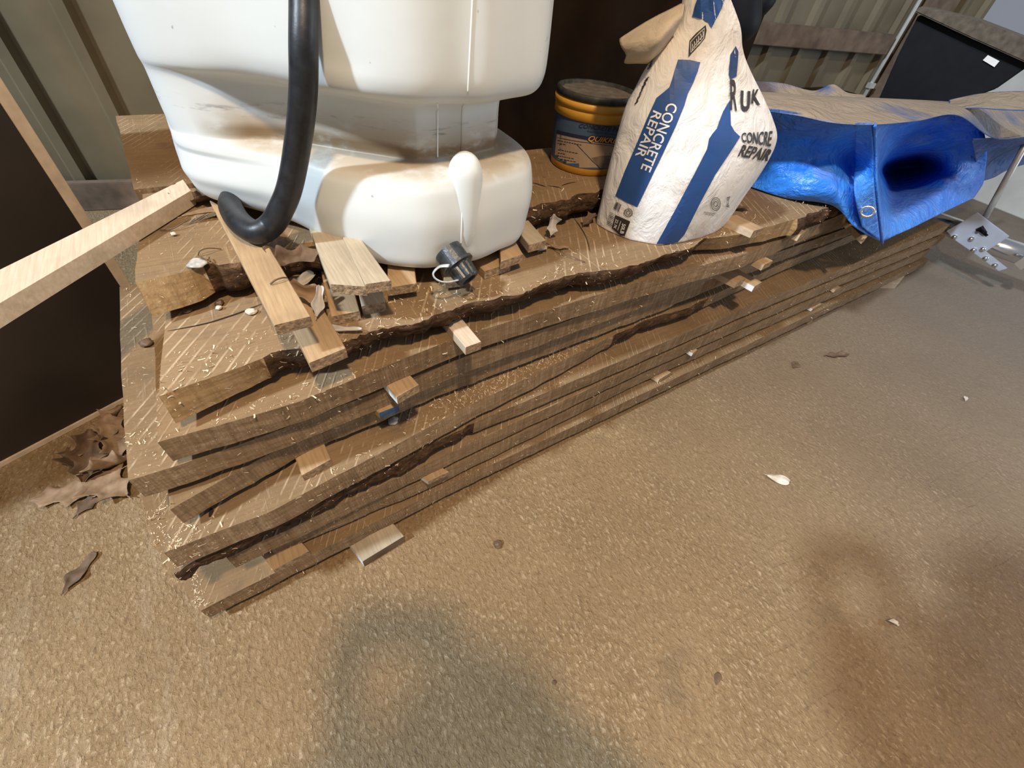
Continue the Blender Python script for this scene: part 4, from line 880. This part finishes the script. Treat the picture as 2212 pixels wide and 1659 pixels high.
pebble('dark knobbly crumb on the floor below the middle of the stack', P(1075, 1178, 0), .010, 'leaf_dark', 1)
pebble('fluffy pale patch on the bark notch of the top slab', P(428, 575, .643), .012, 'cobweb', 2, .35)
pebble('pale round crumb on the top slab at left', P(376, 508, .643), .004, 'leaf_pale', 3)
pebble('pale crumb with a dark hull on the cracked slab', P(474, 668, .580), .0045, 'leaf_pale', 4)
pebble('dark hull fragment on the cracked slab', P(475, 658, .580), .006, 'leaf_dark', 5)
pebble('brown crumb cluster on the cracked slab further left', P(405, 672, .580), .007, 'leaf_dark', 6, .4)
pebble('pale chip cluster in the slit by the long stick', P(545, 676, .580), .008, 'leaf_pale', 7, .4)
pebble('crumbly brown lump at the left end of the jutting board', P(318, 745, Z['T3']), .010, 'leaf_dark', 8, .5)
pebble('white fleck on the floor beside the pail colours near lower centre', P(1197, 1474, 0), .004, 'leaf_dark', 9)
pebble('clump of lint and dust below the blue ended stick', P(850, 912, Z['S5']), .010, 'cobweb', 10, .5)
pebble('dark debris against the stack behind the square ended stick', P(700, 955, Z['S5']), .010, 'leaf_dark', 11, .4)
pebble('white curled cobweb lump on the lowest board', P(597, 1178, Z['S1']), .006, 'cobweb', 12, .6)

# pale shavings strewn over the boards (nobody could count them)
allV = []; allF = []
for o in slabs.values():
    off = wloc(o); b0 = len(allV); allV += [v.co + off for v in o.data.vertices]; allF += [tuple(b0 + i for i in p.vertices) for p in o.data.polygons]
sbv = BVHTree.FromPolygons(allV, allF)
rnd = random.Random(5); verts = []; faces = []
def curl_at(p, n_, L):
    d = Vector((rnd.uniform(-1, 1), rnd.uniform(-1, 1), rnd.uniform(-.2, .6))); d = (d - n_ * d.dot(n_) * .6).normalized(); w_ = L * rnd.uniform(.10, .22); cu = rnd.uniform(-2.6, 2.6); s = d.cross(n_ + Vector((.01, .02, .03))).normalized()
    b0 = len(verts); q_ = p + n_ * .0006; k_ = 4
    for i in range(k_ + 1):
        verts.append(q_ - s * w_ / 2); verts.append(q_ + s * w_ / 2)
        d = (Matrix.Rotation(cu / k_, 3, s) @ d).normalized(); d = (Matrix.Rotation(rnd.uniform(-.3, .3), 3, n_) @ d); q_ = q_ + d * L / k_
        if (q_ - p).dot(n_) < .0004: q_ = q_ + n_ * (.0006 - (q_ - p).dot(n_))
    for i in range(k_): faces.append((b0 + 2 * i, b0 + 2 * i + 1, b0 + 2 * i + 3, b0 + 2 * i + 2))
cnt = 0
for _ in range(9000):
    x = -.3 + 3.2 * rnd.random() ** 1.7
    if rnd.random() < .45:
        h = sbv.ray_cast(Vector((x, rnd.uniform(.46, .62) if rnd.random() < .75 else rnd.uniform(.5, 1.1), 1.2)), Vector((0, 0, -1)))
    else: h = sbv.ray_cast(Vector((x, 0, rnd.uniform(.03, .66))), Vector((0, 1, 0)))
    if h[0] is None: continue
    if noise.noise(h[0] * 5) < -.12 and rnd.random() < .8: continue
    n_ = h[1]
    if n_.z < -.1: n_ = -n_
    if n_.y > .2: n_ = -n_
    curl_at(h[0], n_, rnd.choice((.003, .004, .004, .005, .007, .010)))
for cx_, cy_, rr, k_ in ((.42, .56, .12, 420), (.60, .57, .10, 160), (-.22, .49, .02, 60), (.30, .55, .06, 100)):       # thick drifts on the fifth board
    for _ in range(k_):
        h = sbv.ray_cast(Vector((cx_ + rnd.gauss(0, rr), cy_ + rnd.gauss(0, .02), .342)), Vector((0, 0, -1)))
        if h[0]: curl_at(h[0], h[1], rnd.uniform(.003, .009))
for _ in range(500):
    p = Vector((rnd.uniform(-.5, 2.5), rnd.uniform(-.4, .55), 0)); curl_at(p, Vector((0, 0, 1)), rnd.uniform(.002, .0045))
me = bpy.data.meshes.new('wood_shavings'); me.from_pydata([tuple(v) for v in verts], [], faces); me.materials.append(M['curl']); o = bpy.data.objects.new('wood_shavings', me); C.objects.link(o)
setp(o, 'pale curly wood shavings strewn over the boards of the stack', 'shavings', None, 'stuff')

# ------------------------------------------------------------------ the photographer, whose shadow falls on the floor
def skinned(name, joints, edges, mat, parent, root=0, sub=2):
    me = bpy.data.meshes.new(name); me.from_pydata([j[0] for j in joints], edges, []); o = bpy.data.objects.new(name, me); C.objects.link(o)
    m = o.modifiers.new('skin', 'SKIN'); m.use_smooth_shade = True
    for i, j in enumerate(joints):
        r = j[1]; me.skin_vertices[0].data[i].radius = (r, r) if not isinstance(r, tuple) else r
    me.skin_vertices[0].data[root].use_root = True
    s_ = o.modifiers.new('smooth', 'SUBSURF'); s_.levels = sub; s_.render_levels = sub
    me.materials.append(M[mat]); o.parent = parent; o.location = -wloc(parent) if parent else (0, 0, 0); return o
per = empty('person', (-.62, -.62, 0), 'person in a dark jacket and jeans bending forward with a phone', 'person')
J = [((-0.420, -.72, .88), .14), ((-0.280, -.60, .98), .19), ((-0.120, -.44, 1.05), .20), ((-0.050, -.32, 1.12), .06), ((-0.020, -.26, 1.16), .05),
     ((0.060, -.50, 1.02), .12), ((0.150, -.38, .92), .085), ((0.090, -.17, .965), .035),
     ((-0.200, -.24, 1.07), .12), ((-0.190, -.16, 1.03), .10), ((-0.060, -.13, .975), .035), ((-.04, -.31, .99), .13)]
skinned('jacket', J, [(0, 1), (1, 2), (2, 3), (3, 4), (2, 5), (5, 6), (6, 7), (2, 8), (8, 9), (9, 10), (2, 11)], 'cloth_dark', per)
Lg = [((-0.520, -.68, .88), .13), ((-0.400, -.74, .82), .09), ((-0.370, -.64, .46), .06), ((-0.420, -.72, .09), .045), ((-0.340, -.60, .04), .04),
      ((-0.620, -.58, .82), .09), ((-0.580, -.48, .46), .06), ((-0.640, -.56, .09), .045), ((-0.560, -.44, .04), .04)]
skinned('jeans', Lg, [(0, 1), (1, 2), (2, 3), (3, 4), (0, 5), (5, 6), (6, 7), (7, 8)], 'jeans', per)
hd = [((-0.020, -.26, 1.16), .05), ((0.005, -.215, 1.20), .085), ((0.010, -.21, 1.25), .090), ((0.035, -.175, 1.185), .06), ((0.060, -.145, 1.19), .015)]
skinned('head', hd, [(0, 1), (1, 2), (1, 3), (3, 4)], 'skin', per)
bm = bmesh.new(); bmesh.ops.create_uvsphere(bm, u_segments=20, v_segments=12, radius=.105, matrix=Matrix.Translation((-0.010, -.235, 1.265)) @ Matrix.Diagonal((1.080, 1, .9, 1))); obj('hair', bm, M['hair'], per, True)
fw = -Bb
for sgn, wr in ((1, Vector((.01, -.17, .965))), (-1, Vector((-.14, -.13, .975)))):
    palm = CAM + Rr * (sgn * .075) - fw * .055 - Uu * .01
    jj = [(tuple(wr), .026), (tuple(wr.lerp(palm, .6)), .030), (tuple(palm), .026)]; ed = [(0, 1), (1, 2)]
    for k in range(4):
        a = palm + Uu * (.025 - k * .017) ; b = a - Rr * (sgn * .004) + fw * (.018 - .002 * k); c_ = b - Rr * (sgn * .022) + fw * .004
        i0 = len(jj); jj += [(tuple(a), .010), (tuple(b), .009), (tuple(c_), .008)]; ed += [(2, i0), (i0, i0 + 1), (i0 + 1, i0 + 2)]
    th = palm + Uu * -.03 - fw * .012; i0 = len(jj); jj += [(tuple(th), .011), (tuple(th - Rr * (sgn * .03) - fw * .004), .009)]; ed += [(1, i0), (i0, i0 + 1)]
    skinned('hand', jj, ed, 'skin', per, 0, 1)
bm = bmesh.new(); box(bm, CAM - fw * .034 , (.15, .073, .008), Matrix((Rr, Uu, Bb)).transposed(), bev=.003); o = obj('phone', bm, M['black']); setp(o, 'black phone held out in both hands', 'phone')
